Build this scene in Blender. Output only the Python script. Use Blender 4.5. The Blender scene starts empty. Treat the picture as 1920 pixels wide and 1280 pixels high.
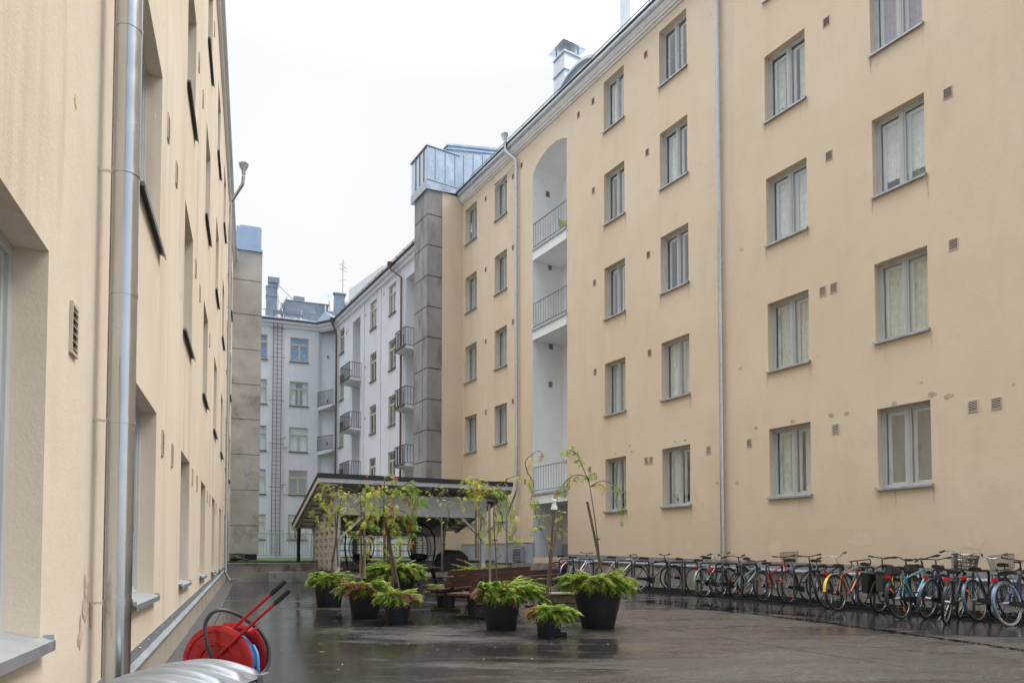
import bpy, bmesh, math, random
from mathutils import Vector, Matrix, Euler, noise
rnd = random.Random(7)
R_ = math.radians
scene = bpy.context.scene
col = scene.collection

# ------------------------------------------------------------------ camera
FPX, EYE, PITCH = 1310.0, 1.26, R_(2.03)
cam_d = bpy.data.cameras.new('camera'); cam = bpy.data.objects.new('camera', cam_d); col.objects.link(cam)
cam.location = (0, 0, EYE); cam.rotation_euler = (R_(90) + PITCH, 0, 0)
cam_d.sensor_width = 36; cam_d.lens = FPX / 1920 * 36
PY = 1042 - FPX * math.tan(PITCH)
cam_d.shift_y = (PY - 640) / 1920
cam_d.clip_start = 0.05; cam_d.clip_end = 2000
scene.camera = cam

def at(px, py, Y):
    """point at depth Y metres that stands where the photo has it"""
    a, b = (px - 960) / FPX, -(py - PY) / FPX
    c, s = math.cos(PITCH), math.sin(PITCH)
    r = Vector((a, c - s * b, s + c * b)); t = Y / r.y
    return Vector((0, 0, EYE)) + r * t
def gz(x, y):
    return 0.0155 * max(-30, min(30, y))

# ------------------------------------------------------------------ world, sun
SUN_EL, SUN_AZ = R_(56), R_(84)
w = bpy.data.worlds.new('World'); scene.world = w; w.use_nodes = True
nt = w.node_tree; nt.nodes.clear()
out = nt.nodes.new('ShaderNodeOutputWorld'); bg = nt.nodes.new('ShaderNodeBackground')
sky = nt.nodes.new('ShaderNodeTexSky'); sky.sky_type = 'NISHITA'; sky.sun_disc = False
sky.sun_elevation = SUN_EL; sky.sun_rotation = SUN_AZ; sky.dust_density = 2.0
tc = nt.nodes.new('ShaderNodeTexCoord'); sep = nt.nodes.new('ShaderNodeSeparateXYZ')
nt.links.new(tc.outputs['Generated'], sep.inputs[0])
def wmath(op, a, b=None, c=None):
    m = nt.nodes.new('ShaderNodeMath'); m.operation = op
    for i, v in enumerate((a, b, c)):
        if v is None: continue
        if isinstance(v, (int, float)): m.inputs[i].default_value = v
        else: nt.links.new(v, m.inputs[i])
    return m.outputs[0]
# overcast luminance: brighter towards the zenith
zen = nt.nodes.new('ShaderNodeMapRange'); zen.interpolation_type = 'SMOOTHSTEP'; nt.links.new(sep.outputs[2], zen.inputs[0])
zen.inputs[1].default_value = 0.56; zen.inputs[2].default_value = 0.95; zen.inputs[3].default_value = 4.65; zen.inputs[4].default_value = 26.0
lum = zen.outputs[0]
nz = nt.nodes.new('ShaderNodeTexNoise'); nz.inputs['Scale'].default_value = 2.2; nz.inputs['Detail'].default_value = 5
nt.links.new(tc.outputs['Generated'], nz.inputs['Vector'])
lum2 = wmath('MULTIPLY', lum, wmath('MULTIPLY_ADD', nz.outputs['Fac'], 0.22, 0.90))
cloud = nt.nodes.new('ShaderNodeVectorMath'); cloud.operation = 'SCALE'
cloud.inputs[0].default_value = (0.975, 0.99, 1.01); nt.links.new(lum2, cloud.inputs['Scale'])
# thinner cloud with blue showing through behind the photographer
cover = nt.nodes.new('ShaderNodeMapRange'); cover.interpolation_type = 'SMOOTHSTEP'
nt.links.new(wmath('ADD', sep.outputs[1], wmath('MULTIPLY_ADD', nz.outputs['Fac'], 1.6, -0.8)), cover.inputs[0])
cover.inputs[1].default_value = -0.75; cover.inputs[2].default_value = 0.25
cover.inputs[3].default_value = 0.35; cover.inputs[4].default_value = 1.0
mx = nt.nodes.new('ShaderNodeMix'); mx.data_type = 'RGBA'
nt.links.new(cover.outputs[0], mx.inputs[0]); nt.links.new(sky.outputs[0], mx.inputs[6]); nt.links.new(cloud.outputs[0], mx.inputs[7])
nt.links.new(mx.outputs[2], bg.inputs['Color']); bg.inputs['Strength'].default_value = 0.10
nt.links.new(bg.outputs[0], out.inputs[0])
sd = bpy.data.lights.new('sun', 'SUN'); sun = bpy.data.objects.new('sun', sd); col.objects.link(sun)
sd.energy = 1.0; sd.angle = R_(22); sd.color = (1, 0.96, 0.90)
sv = Vector((math.sin(SUN_AZ) * math.cos(SUN_EL), math.cos(SUN_AZ) * math.cos(SUN_EL), math.sin(SUN_EL)))
sun.rotation_euler = sv.to_track_quat('Z', 'Y').to_euler(); sun.location = (0, 0, 40)
scene.view_settings.view_transform = 'Standard'; scene.view_settings.look = 'None'
scene.view_settings.exposure = 1.02; scene.view_settings.gamma = 1
scene.render.engine = 'CYCLES'
scene.cycles.max_bounces = 8; scene.cycles.transparent_max_bounces = 16

# ------------------------------------------------------------------ materials
class NT:
    def __init__(s, name):
        s.m = bpy.data.materials.new(name); s.m.use_nodes = True; s.t = s.m.node_tree
        s.b = s.t.nodes['Principled BSDF']; s.out = s.t.nodes['Material Output']
        s.tc = s.t.nodes.new('ShaderNodeTexCoord')
    def n(s, k, **kw):
        x = s.t.nodes.new(k)
        for a, v in kw.items(): setattr(x, a, v)
        return x
    def l(s, a, b): s.t.links.new(a, b)
    def set(s, inp, v):
        if hasattr(v, 'links'): s.l(v, inp)
        else: inp.default_value = v
    def mapv(s, scale, coord='Object'):
        mp = s.n('ShaderNodeMapping'); mp.inputs['Scale'].default_value = scale if hasattr(scale, '__len__') else (scale,) * 3
        s.l(s.tc.outputs[coord], mp.inputs[0]); return mp.outputs[0]
    def noise(s, scale, detail=4, rough=.55, dist=0):
        x = s.n('ShaderNodeTexNoise'); s.l(s.mapv(scale), x.inputs['Vector'])
        x.inputs['Scale'].default_value = 1; x.inputs['Detail'].default_value = detail
        x.inputs['Roughness'].default_value = rough; x.inputs['Distortion'].default_value = dist
        return x.outputs['Fac']
    def ramp(s, fac, pts):
        r = s.n('ShaderNodeValToRGB'); s.l(fac, r.inputs[0]); e = r.color_ramp.elements
        while len(e) < len(pts): e.new(.5)
        for i, (p, c) in enumerate(pts):
            e[i].position = p; e[i].color = (c, c, c, 1) if isinstance(c, (int, float)) else (*c, 1)
        return r.outputs[0]
    def mix(s, fac, a, b, blend='MIX'):
        m = s.n('ShaderNodeMix', data_type='RGBA', blend_type=blend)
        s.set(m.inputs[0], fac)
        for i, v in ((6, a), (7, b)):
            if hasattr(v, 'links'): s.l(v, m.inputs[i])
            else: m.inputs[i].default_value = (*v, 1) if len(v) == 3 else v
        return m.outputs[2]
    def math(s, op, a, b=0.0):
        m = s.n('ShaderNodeMath', operation=op); s.set(m.inputs[0], a); s.set(m.inputs[1], b); return m.outputs[0]
    def bump(s, h, strength=.3, dist=.01):
        b = s.n('ShaderNodeBump'); b.inputs['Strength'].default_value = strength; b.inputs['Distance'].default_value = dist
        s.l(h, b.inputs['Height']); s.l(b.outputs[0], s.b.inputs['Normal'])
MATS = {}
def mat(name, c, rough=.6, metal=0, var=.12, vscale=3, bump=0, bscale=60, spec=.5, coat=0, dirt=None, bdet=4):
    if name in MATS: return MATS[name]
    k = NT(name)
    f = k.noise(vscale, 5)
    lo = tuple(v * (1 - var) for v in c); hi = tuple(min(1, v * (1 + var)) for v in c)
    cc = k.ramp(f, [(.3, lo), (.7, hi)])
    if dirt:
        d = k.ramp(k.noise(dirt[1], 6, .65), [(dirt[2], 0.0), (dirt[2] + .16, 1.0)])
        cc = k.mix(k.math('MULTIPLY', d, dirt[3]), cc, dirt[0])
    k.l(cc, k.b.inputs['Base Color'])
    k.b.inputs['Roughness'].default_value = rough; k.b.inputs['Metallic'].default_value = metal
    k.b.inputs['Specular IOR Level'].default_value = spec; k.b.inputs['Coat Weight'].default_value = coat
    rr = k.ramp(k.noise(tuple(v * 3.3 for v in vscale) if hasattr(vscale, '__len__') else vscale * 3.3, 4), [(.3, max(0, rough - .08)), (.7, min(1, rough + .1))]); k.l(rr, k.b.inputs['Roughness'])
    if bump: k.bump(k.noise(bscale, bdet, .6), bump, .01 if bdet > 1 else .06)
    MATS[name] = k.m; return k.m

def stucco(name, base, pale, stain, streak=.35, bs=.35, flake=.0):
    k = NT(name)
    big = k.noise(.35, 5, .6, .4)
    c = k.mix(k.ramp(big, [(.35, 0.0), (.68, 1.0)]), base, pale)
    mid = k.noise((1.6, 1.6, .9), 6, .65)
    c = k.mix(k.math('MULTIPLY', k.ramp(mid, [(.5, 0.0), (.75, 1.0)]), .35), c, tuple(v * .86 for v in base))
    st = k.noise((1.3, 1.3, .16), 5, .6, .5)
    c = k.mix(k.math('MULTIPLY', k.ramp(st, [(.55, 0.0), (.74, 1.0)]), streak), c, stain)
    sp = k.noise((2.7, 2.7, 2.2), 3, .5, .8)
    c = k.mix(k.math('MULTIPLY', k.ramp(sp, [(.735, 0.0), (.765, 1.0)]), .5), c, stain)
    fine = k.noise(38, 3, .7)
    c = k.mix(k.math('MULTIPLY', k.ramp(fine, [(.4, 0.0), (.7, 1.0)]), .10), c, tuple(v * .7 for v in base))
    if name == 'stucco_right':
        sz_ = k.n('ShaderNodeSeparateXYZ'); k.l(k.tc.outputs['Object'], sz_.inputs[0]); lowz = k.n('ShaderNodeMapRange')
        ge = k.n('ShaderNodeNewGeometry'); sz2 = k.n('ShaderNodeSeparateXYZ'); k.l(ge.outputs['Position'], sz2.inputs[0])
        k.l(k.math('ADD', sz2.outputs[2], k.math('MULTIPLY', k.noise((1.5, 1.5, .5), 4), 1.4)), lowz.inputs[0]); lowz.inputs[1].default_value = 1.4; lowz.inputs[2].default_value = 3.6; lowz.inputs[3].default_value = .38; lowz.inputs[4].default_value = 0
        c = k.mix(lowz.outputs[0], c, stain)
    k.l(c, k.b.inputs['Base Color']); k.b.inputs['Roughness'].default_value = .92
    k.b.inputs['Specular IOR Level'].default_value = .2
    k.bump(k.math('ADD', k.noise(70, 4, .7), k.math('MULTIPLY', k.noise(9, 4), 1.2)), bs, .008)
    MATS[name] = k.m; return k.m
M_left = stucco('stucco_left', (.71, .60, .465), (.77, .68, .56), (.44, .34, .25), .75, .28)
M_right = stucco('stucco_right', (.715, .575, .415), (.755, .635, .485), (.56, .44, .32), .34, .35)
M_white = stucco('stucco_white', (.68, .69, .70), (.73, .74, .75), (.38, .39, .40), .35, .25)
M_niche = stucco('stucco_niche', (.84, .845, .84), (.87, .875, .87), (.6, .6, .58), .15, .2)
M_plinth = mat('plinth_concrete', (.30, .28, .25), .85, var=.25, vscale=2, bump=.4, bscale=40, dirt=((.10, .09, .07), 3, .5, .6))
M_plinthpaint = mat('plinth_grey_paint', (.36, .38, .41), .7, var=.1, bump=.2)
M_shaft = mat('shaft_concrete', (.29, .28, .265), .9, var=.22, vscale=(.8, .8, .4), bump=.5, bscale=45, dirt=((.13, .12, .11), (1.3, 1.3, .5), .52, .7))
M_shaftL = mat('shaft_concrete_brown', (.44, .425, .395), .9, var=.2, vscale=.8, bump=.5, bscale=45, dirt=((.23, .205, .18), 1.0, .52, .75))
M_zinc = mat('zinc_sheet', (.50, .575, .65), .25, 1.0, var=.05, vscale=.8, bump=.5, bscale=1.1, bdet=1)
M_zincpale = mat('zinc_pale', (.56, .60, .64), .38, .8, var=.08, vscale=1.5)
M_pipe = mat('downpipe_steel', (.58, .60, .62), .20, 1.0, var=.08, vscale=1.5)
M_flash = mat('flashing_grey', (.42, .45, .48), .4, .6, var=.12, vscale=4, bump=.15, bscale=7)
M_sill = mat('sill_steel', (.40, .43, .46), .4, .5, var=.2, vscale=6)
M_gutter = mat('gutter_dark', (.16, .18, .20), .4, .6)
M_cornice = mat('cornice_paint', (.76, .74, .72), .8, var=.08, vscale=2, bump=.2, bscale=20, dirt=((.45, .40, .34), 3, .62, .4))
M_brownmetal = mat('brown_steel', (.13, .09, .075), .5, .3)
M_frame = mat('window_paint_grey', (.475, .495, .485), .5, var=.06)
M_frameB = mat('window_paint_inner', (.80, .82, .80), .5, var=.05)
M_frameY = mat('window_paint_khaki', (.50, .49, .37), .55, var=.06)
M_curtain = mat('curtain_cloth', (.80, .81, .80), .9, var=.12, vscale=(9))
M_curtaing = mat('curtain_cloth_green', (.66, .70, .62), .9, var=.12, vscale=(9))
M_curtainp = mat('curtain_cloth_mauve', (.46, .38, .44), .9, var=.12, vscale=(9))
M_curtainb = mat('curtain_cloth_blue', (.22, .42, .66), .9, var=.3, vscale=(4))
M_room = mat('room_plaster', (.34, .33, .31), .9, var=.3, vscale=.6)
M_vent = mat('vent_brown', (.16, .10, .07), .7)
M_ventf = mat('vent_frame', (.55, .47, .38), .7)
M_black = mat('black_plastic', (.018, .02, .022), .5)
M_blackm = mat('black_paint', (.02, .021, .024), .35, .2)
M_rail = mat('railing_steel', (.22, .23, .24), .5, .5)
M_railb = mat('railing_brown', (.09, .07, .065), .6, .3)
M_pot = mat('pot_plastic', (.022, .025, .030), .48, var=.15, vscale=5, bump=.08, bscale=200, dirt=((.06, .055, .05), 6, .6, .4))
M_soil = mat('potting_soil', (.05, .035, .025), .95, bump=1, bscale=60)
M_stake = mat('stake_wood', (.17, .12, .085), .8, var=.3, vscale=(30, 30, 3), bump=.5, bscale=(90, 90, 8))
M_stakep = mat('stake_wood_pale', (.30, .25, .19), .8, var=.3, vscale=(30, 30, 3), bump=.5, bscale=(90, 90, 8))
M_bark = mat('bark', (.13, .09, .07), .8, var=.3, vscale=30, bump=.5, bscale=90)
M_bench = mat('bench_wood', (.105, .045, .04), .38, var=.35, vscale=(5, 5, 30), bump=.3, bscale=(12, 12, 90), coat=.2)
M_darkwood = mat('dark_wood', (.045, .038, .036), .5, var=.35, vscale=(5, 5, 30), bump=.3, bscale=30)
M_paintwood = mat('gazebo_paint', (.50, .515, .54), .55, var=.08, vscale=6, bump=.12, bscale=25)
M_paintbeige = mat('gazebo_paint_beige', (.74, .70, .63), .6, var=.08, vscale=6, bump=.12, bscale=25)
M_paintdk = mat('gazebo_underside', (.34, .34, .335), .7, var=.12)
M_felt = mat('roof_felt', (.035, .042, .052), .9, var=.2, bump=.3, bscale=80)
M_red = mat('red_paint', (.48, .012, .016), .32, .1, var=.12, coat=.3)
M_hose = mat('hose_black', (.05, .05, .048), .4)
M_blueh = mat('hose_blue', (.04, .22, .50), .35)
M_lid = mat('lid_steel', (.26, .28, .30), .34, .5, var=.12, vscale=5)
M_vents = mat('roof_vent_metal', (.30, .34, .38), .4, .85, var=.12, vscale=2)
M_chrome = mat('chrome', (.75, .76, .77), .2, 1.0, var=.05)
M_rubber = mat('tyre_rubber', (.02, .02, .02), .75)
M_rubberw = mat('tyre_cream', (.46, .43, .36), .7)
M_rim = mat('rim_alloy', (.36, .37, .39), .35, .9)
M_saddle = mat('saddle_black', (.016, .016, .017), .45)
M_reflr = mat('reflector_red', (.60, .01, .012), .25)
M_reflo = mat('reflector_orange', (.85, .20, .02), .25)
M_mesh = mat('basket_steel', (.14, .13, .12), .5, .5)
M_yellow = mat('yellow_plastic', (.75, .48, .03), .4)
M_lime = mat('lime_plastic', (.42, .46, .10), .5)
M_grass = mat('turf', (.05, .085, .022), .95, var=.35, vscale=12, bump=1, bscale=180)
M_granite = mat('granite', (.36, .35, .34), .7, var=.5, vscale=55, bump=.3, bscale=120, dirt=((.08, .075, .07), 2.5, .5, .5))
M_terr = mat('terrace_concrete', (.36, .33, .29), .75, var=.25, vscale=2, bump=.4, bscale=40, dirt=((.05, .042, .032), 2.2, .5, .75))
M_whitep = mat('white_paint', (.74, .75, .76), .45, var=.06)
M_berry = mat('rowan_berry', (.62, .05, .015), .35)

def leafmat(name, c, c2):
    if name in MATS: return MATS[name]
    k = NT(name)
    cc = k.ramp(k.noise(7, 3), [(.3, c), (.7, c2)])
    k.l(cc, k.b.inputs['Base Color']); k.b.inputs['Roughness'].default_value = .55
    tr = k.n('ShaderNodeBsdfTranslucent'); k.l(cc, tr.inputs[0])
    ms = k.n('ShaderNodeMixShader'); ms.inputs[0].default_value = .35
    k.l(k.b.outputs[0], ms.inputs[1]); k.l(tr.outputs[0], ms.inputs[2]); k.l(ms.outputs[0], k.out.inputs[0])
    MATS[name] = k.m; return k.m
L_green = leafmat('leaf_green', (.22, .36, .06), (.30, .44, .08))
L_lime = leafmat('leaf_lime', (.46, .54, .08), (.58, .60, .12))
L_yellow = leafmat('leaf_yellow', (.66, .58, .10), (.58, .58, .13))
J_green = leafmat('juniper_green', (.19, .36, .045), (.30, .48, .07))
J_lime = leafmat('juniper_lime', (.40, .54, .09), (.52, .60, .13))
J_olive = leafmat('juniper_olive', (.30, .32, .07), (.38, .38, .10))
J_brown = leafmat('juniper_brown', (.34, .18, .09), (.46, .27, .15))
H_leaf = leafmat('hosta_green', (.20, .40, .06), (.32, .50, .10))

# glass: a thin pane, see-through with a mirror share that grows at a slant
def glass():
    k = NT('window_glass'); t = k.t
    tr = k.n('ShaderNodeBsdfTransparent'); tr.inputs[0].default_value = (.93, .96, .95, 1)
    gl = k.n('ShaderNodeBsdfGlossy'); gl.inputs['Roughness'].default_value = .015; gl.inputs[0].default_value = (.95, .97, 1, 1)
    lw = k.n('ShaderNodeLayerWeight'); lw.inputs[0].default_value = .5; fr = k.n('ShaderNodeMath', operation='MULTIPLY_ADD'); k.l(k.math('POWER', lw.outputs['Facing'], 3.5), fr.inputs[0]); fr.inputs[1].default_value = .80; fr.inputs[2].default_value = .15
    ms = k.n('ShaderNodeMixShader'); k.l(fr.outputs[0], ms.inputs[0]); k.l(tr.outputs[0], ms.inputs[1]); k.l(gl.outputs[0], ms.inputs[2])
    b = k.n('ShaderNodeBump'); b.inputs['Strength'].default_value = .03; b.inputs['Distance'].default_value = .02
    k.l(k.noise(2.2, 2), b.inputs['Height']); k.l(b.outputs[0], gl.inputs['Normal'])
    k.l(ms.outputs[0], k.out.inputs[0]); return k.m
M_glass = glass()

# wet asphalt: damp film whose gloss varies, with soaked dark patches
def asphalt():
    k = NT('wet_asphalt')
    wet = k.noise((.13, .55, 1), 6, .62, .6)
    sx = k.n('ShaderNodeSeparateXYZ'); k.l(k.tc.outputs['Object'], sx.inputs[0])
    mr = k.n('ShaderNodeMapRange'); k.l(sx.outputs[0], mr.inputs[0]); mr.inputs[1].default_value = -3.0; mr.inputs[2].default_value = 3.0; mr.inputs[3].default_value = .17; mr.inputs[4].default_value = -.06
    wet = k.math('ADD', wet, mr.outputs[0]); wet = k.math('ADD', wet, k.math('MULTIPLY', k.math('SUBTRACT', k.noise((.9, 3.2, 1), 5, .75), .5), .55))
    dt = k.n('ShaderNodeVectorMath', operation='DOT_PRODUCT'); k.l(k.tc.outputs['Object'], dt.inputs[0]); dt.inputs[1].default_value = (.853, .521, 0)
    m2 = k.n('ShaderNodeMapRange'); k.l(k.math('ADD', dt.outputs['Value'], k.math('MULTIPLY', k.noise(.9, 4), 1.2)), m2.inputs[0]); m2.inputs[1].default_value = 10.7; m2.inputs[2].default_value = 11.6; m2.inputs[3].default_value = 0; m2.inputs[4].default_value = .22
    wet = k.math('ADD', wet, m2.outputs[0])
    wetm = k.ramp(wet, [(.43, 0.0), (.60, 1.0)])
    streak = k.noise((.30, 3.2, 1), 5, .65)
    big = k.noise(.5, 5, .6)
    c = k.mix(k.ramp(big, [(.35, 0.0), (.65, 1.0)]), (.042, .038, .035), (.066, .058, .052))
    c = k.mix(k.math('MULTIPLY', k.ramp(streak, [(.50, 0.0), (.66, 1.0)]), .20), c, (.10, .096, .092))
    spk = k.noise(42, 3, .9)
    c = k.mix(k.ramp(spk, [(.56, 0.0), (.63, 1.0)]), c, (.27, .25, .235))
    c = k.mix(k.ramp(k.noise(27, 3, .8), [(.30, 1.0), (.42, 0.0)]), c, (.025, .022, .02))
    c = k.mix(k.math('MULTIPLY', wetm, .7), c, (.018, .017, .017))
    moss = k.ramp(k.noise(.6, 5, .7), [(.62, 0.0), (.74, 1.0)])
    c = k.mix(k.math('MULTIPLY', moss, .35), c, (.035, .04, .02))
    k.l(c, k.b.inputs['Base Color'])
    fine = k.noise(1.3, 5, .7)
    r = k.math('ADD', k.ramp(wetm, [(0, .38), (1, .05)]), k.ramp(fine, [(.35, -.0), (.7, .12)]))
    k.l(r, k.b.inputs['Roughness'])
    k.b.inputs['Specular IOR Level'].default_value = .6
    k.b.inputs['Coat Weight'].default_value = .0
    h = k.math('ADD', k.noise(45, 4, .85), k.math('MULTIPLY', k.noise((2.5, 9, 1), 3), .8))
    bp = k.n('ShaderNodeBump'); bp.inputs['Distance'].default_value = .006
    k.l(k.ramp(wetm, [(0, .8), (1, .08)]), bp.inputs['Strength']); k.l(h, bp.inputs['Height']); k.l(bp.outputs[0], k.b.inputs['Normal'])
    return k.m
M_asph = asphalt()
def puddlemat():
    k = NT('puddle_water'); k.b.inputs['Base Color'].default_value = (.016, .014, .012, 1)
    k.b.inputs['Roughness'].default_value = .03; k.b.inputs['Specular IOR Level'].default_value = .75
    k.bump(k.noise(5, 2), .04, .01); return k.m
M_pud = puddlemat()

# ------------------------------------------------------------------ mesh helpers
class MB:
    def __init__(s): s.v = []; s.f = []; s.m = []; s.mi = 0
    def face(s, pts):
        i = len(s.v); s.v += [tuple(p) for p in pts]; s.f.append(tuple(range(i, i + len(pts)))); s.m.append(s.mi)
    def hexa(s, p):     # 8 points: bottom 4 loop, top 4 loop
        i = len(s.v); s.v += [tuple(x) for x in p]
        for q in ((0, 3, 2, 1), (4, 5, 6, 7), (0, 1, 5, 4), (1, 2, 6, 5), (2, 3, 7, 6), (3, 0, 4, 7)):
            s.f.append(tuple(i + j for j in q)); s.m.append(s.mi)
        return s
    def box(s, x0, x1, y0, y1, z0, z1, fr=None):
        P = fr.pt if fr else (lambda a, b, c: Vector((a, b, c)))
        return s.hexa([P(x0, y0, z0), P(x1, y0, z0), P(x1, y1, z0), P(x0, y1, z0), P(x0, y0, z1), P(x1, y0, z1), P(x1, y1, z1), P(x0, y1, z1)])
    def bar(s, a, b, w, h, up=(0, 0, 1)):   # rectangular bar from a to b
        a = Vector(a); b = Vector(b); d = (b - a).normalized(); u = Vector(up)
        if abs(d.dot(u)) > .98: u = Vector((0, 1, 0)) if abs(d.y) < .9 else Vector((1, 0, 0))
        x = d.cross(u).normalized() * w / 2; y = x.cross(d).normalized() * h / 2
        return s.hexa([a - x - y, a + x - y, a + x + y, a - x + y, b - x - y, b + x - y, b + x + y, b - x + y])
    def tube(s, path, r, n=8, closed=False, cap=True):
        pts = [Vector(p) for p in path]; N = len(pts)
        rs = r if hasattr(r, '__len__') else [r] * N
        t0 = (pts[1] - pts[0]).normalized()
        nrm = t0.orthogonal().normalized(); i0 = len(s.v); prev = t0
        for k in range(N):
            if closed: t = (pts[(k + 1) % N] - pts[k - 1]).normalized()
            else: t = ((pts[min(k + 1, N - 1)] - pts[max(k - 1, 0)])).normalized()
            ax = prev.cross(t)
            if ax.length > 1e-6: nrm = Matrix.Rotation(prev.angle(t), 3, ax.normalized()) @ nrm
            prev = t; bn = t.cross(nrm).normalized()
            for j in range(n):
                a = 2 * math.pi * j / n
                s.v.append(tuple(pts[k] + (nrm * math.cos(a) + bn * math.sin(a)) * rs[k]))
        M = N if closed else N - 1
        for k in range(M):
            for j in range(n):
                a = i0 + k * n + j; b = i0 + k * n + (j + 1) % n
                c = i0 + ((k + 1) % N) * n + (j + 1) % n; d = i0 + ((k + 1) % N) * n + j
                s.f.append((a, b, c, d)); s.m.append(s.mi)
        if cap and not closed:
            s.f.append(tuple(i0 + j for j in range(n))[::-1]); s.m.append(s.mi)
            s.f.append(tuple(i0 + (N - 1) * n + j for j in range(n))); s.m.append(s.mi)
        return s
    def lathe(s, prof, c=(0, 0, 0), n=28, axis='z'):
        i0 = len(s.v); c = Vector(c)
        for (r, z) in prof:
            for j in range(n):
                a = 2 * math.pi * j / n
                p = Vector((r * math.cos(a), r * math.sin(a), z))
                if axis == 'y': p = Vector((p.x, p.z, p.y))
                if axis == 'x': p = Vector((p.z, p.x, p.y))
                s.v.append(tuple(c + p))
        for k in range(len(prof) - 1):
            for j in range(n):
                s.f.append((i0 + k * n + j, i0 + k * n + (j + 1) % n, i0 + (k + 1) * n + (j + 1) % n, i0 + (k + 1) * n + j)); s.m.append(s.mi)
        for k, rev in ((0, True), (len(prof) - 1, False)):
            if prof[k][0] > 1e-4:
                q = tuple(i0 + k * n + j for j in range(n)); s.f.append(q[::-1] if rev else q); s.m.append(s.mi)
        return s
    def prism(s, poly, fr, q0, q1):     # poly of (u,z), extruded over q
        a = [fr.pt(u, q0, z) for u, z in poly]; b = [fr.pt(u, q1, z) for u, z in poly]
        s.face(a); s.face(b[::-1]); n = len(poly)
        for i in range(n): s.face([a[i], a[(i + 1) % n], b[(i + 1) % n], b[i]])
        return s
    def mesh(s, name, mats, smooth=False, bevel=0, off=None, fix=True):
        me = bpy.data.meshes.new(name); v = s.v
        if off is not None: v = [(a - off.x, b - off.y, c - off.z) for a, b, c in v]
        me.from_pydata(v, [], s.f)
        for m in (mats if isinstance(mats, (list, tuple)) else [mats]): me.materials.append(m)
        me.polygons.foreach_set('material_index', s.m)
        if fix:
            bm = bmesh.new(); bm.from_mesh(me); bmesh.ops.remove_doubles(bm, verts=bm.verts, dist=1e-5) if bevel or smooth else None
            if bevel:
                es = [e for e in bm.edges if len(e.link_faces) == 2 and e.calc_face_angle(0) > .6]
                bmesh.ops.bevel(bm, geom=es, offset=bevel, segments=2, affect='EDGES', clamp_overlap=True)
            bmesh.ops.recalc_face_normals(bm, faces=bm.faces); bm.to_mesh(me); bm.free()
        if smooth:
            me.polygons.foreach_set('use_smooth', [True] * len(me.polygons))
            try: me.set_sharp_from_angle(angle=R_(40))
            except Exception: pass
        me.update(); return me

ORG = {}
def thing(name, label, cat, loc=(0, 0, 0), rz=0, group=None):
    o = bpy.data.objects.new(name, None); col.objects.link(o); o.location = loc; o.rotation_euler = (0, 0, rz)
    o.empty_display_size = .2; o['label'] = label; o['category'] = cat
    if group: o['group'] = group
    ORG[o.name] = Vector(loc); return o
def tag(o, label, cat, group=None):
    o['label'] = label; o['category'] = cat
    if group: o['group'] = group
    return o
def obj(name, mb, m, parent=None, world=False, smooth=False, bevel=0, label=None, fix=True):
    """world=True: the vertices are world coordinates"""
    off = None; org = Vector((0, 0, 0))
    if parent is not None: org = ORG.get(parent.name, Vector((0, 0, 0)))
    if isinstance(mb, bpy.types.Mesh): me = mb
    else: me = mb.mesh(name, m, smooth, bevel, org if (world and parent is not None) else None, fix)
    o = bpy.data.objects.new(name, me); col.objects.link(o)
    if parent is not None: o.parent = parent
    ORG[o.name] = org
    if label: o['label'] = label
    return o
def struct(name, mb, m, **k):
    o = obj(name, mb, m, **k); o['kind'] = 'structure'; return o

class Frame:
    """a wall: u runs along it, q into the building, z up"""
    def __init__(s, o, d, n): s.o = Vector((o[0], o[1], 0)); s.d = Vector((d[0], d[1], 0)); s.n = Vector((n[0], n[1], 0))
    def pt(s, u, q, z): p = s.o + s.d * u + s.n * q; return Vector((p.x, p.y, z))
def azv(a): return (math.sin(R_(a)), math.cos(R_(a)))
dR = azv(-31.41); nR = (math.cos(R_(31.41)), math.sin(R_(31.41)))
dL = azv(-20.43); nLr = (math.cos(R_(20.43)), math.sin(R_(20.43)))
FR = Frame((nR[0] * 14.7, nR[1] * 14.7), dR, nR)                     # right building and white building behind it
FL = Frame((-nLr[0] * .84, -nLr[1] * .84), dL, (-nLr[0], -nLr[1]))   # left building
FF = Frame((dL[0] * 50.67, dL[1] * 50.67), nLr, dL)                  # white front across the end: u = right, q = away
FW = Frame(FR.pt(28.44, 0, 0)[:2], (-nR[0], -nR[1]), dR)             # stair wing front: u = towards the yard, q = away

def wall_sheet(mb, fr, u0, u1, z0, z1, ops, depth, zbot=None):
    us = sorted(set([u0, u1] + [a for o in ops for a in o[:2]])); zs = sorted(set([z0, z1] + [a for o in ops for a in o[2:4]]))
    us = [u for u in us if u0 <= u <= u1]; zs = [z for z in zs if z0 <= z <= z1]
    for i in range(len(us) - 1):
        for j in range(len(zs) - 1):
            cu, cz = (us[i] + us[i + 1]) / 2, (zs[j] + zs[j + 1]) / 2
            if any(o[0] < cu < o[1] and o[2] < cz < o[3] for o in ops): continue
            mb.face([fr.pt(us[i], 0, zs[j]), fr.pt(us[i + 1], 0, zs[j]), fr.pt(us[i + 1], 0, zs[j + 1]), fr.pt(us[i], 0, zs[j + 1])])
    for (a, b, c, d, *r) in ops:
        dp = r[0] if r else depth
        mb.face([fr.pt(a, 0, c), fr.pt(a, dp, c), fr.pt(a, dp, d), fr.pt(a, 0, d)])
        mb.face([fr.pt(b, 0, c), fr.pt(b, dp, c), fr.pt(b, dp, d), fr.pt(b, 0, d)])
        mb.face([fr.pt(a, 0, d), fr.pt(b, 0, d), fr.pt(b, dp, d), fr.pt(a, dp, d)])
        mb.face([fr.pt(a, 0, c), fr.pt(b, 0, c), fr.pt(b, dp, c), fr.pt(a, dp, c)])

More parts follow.
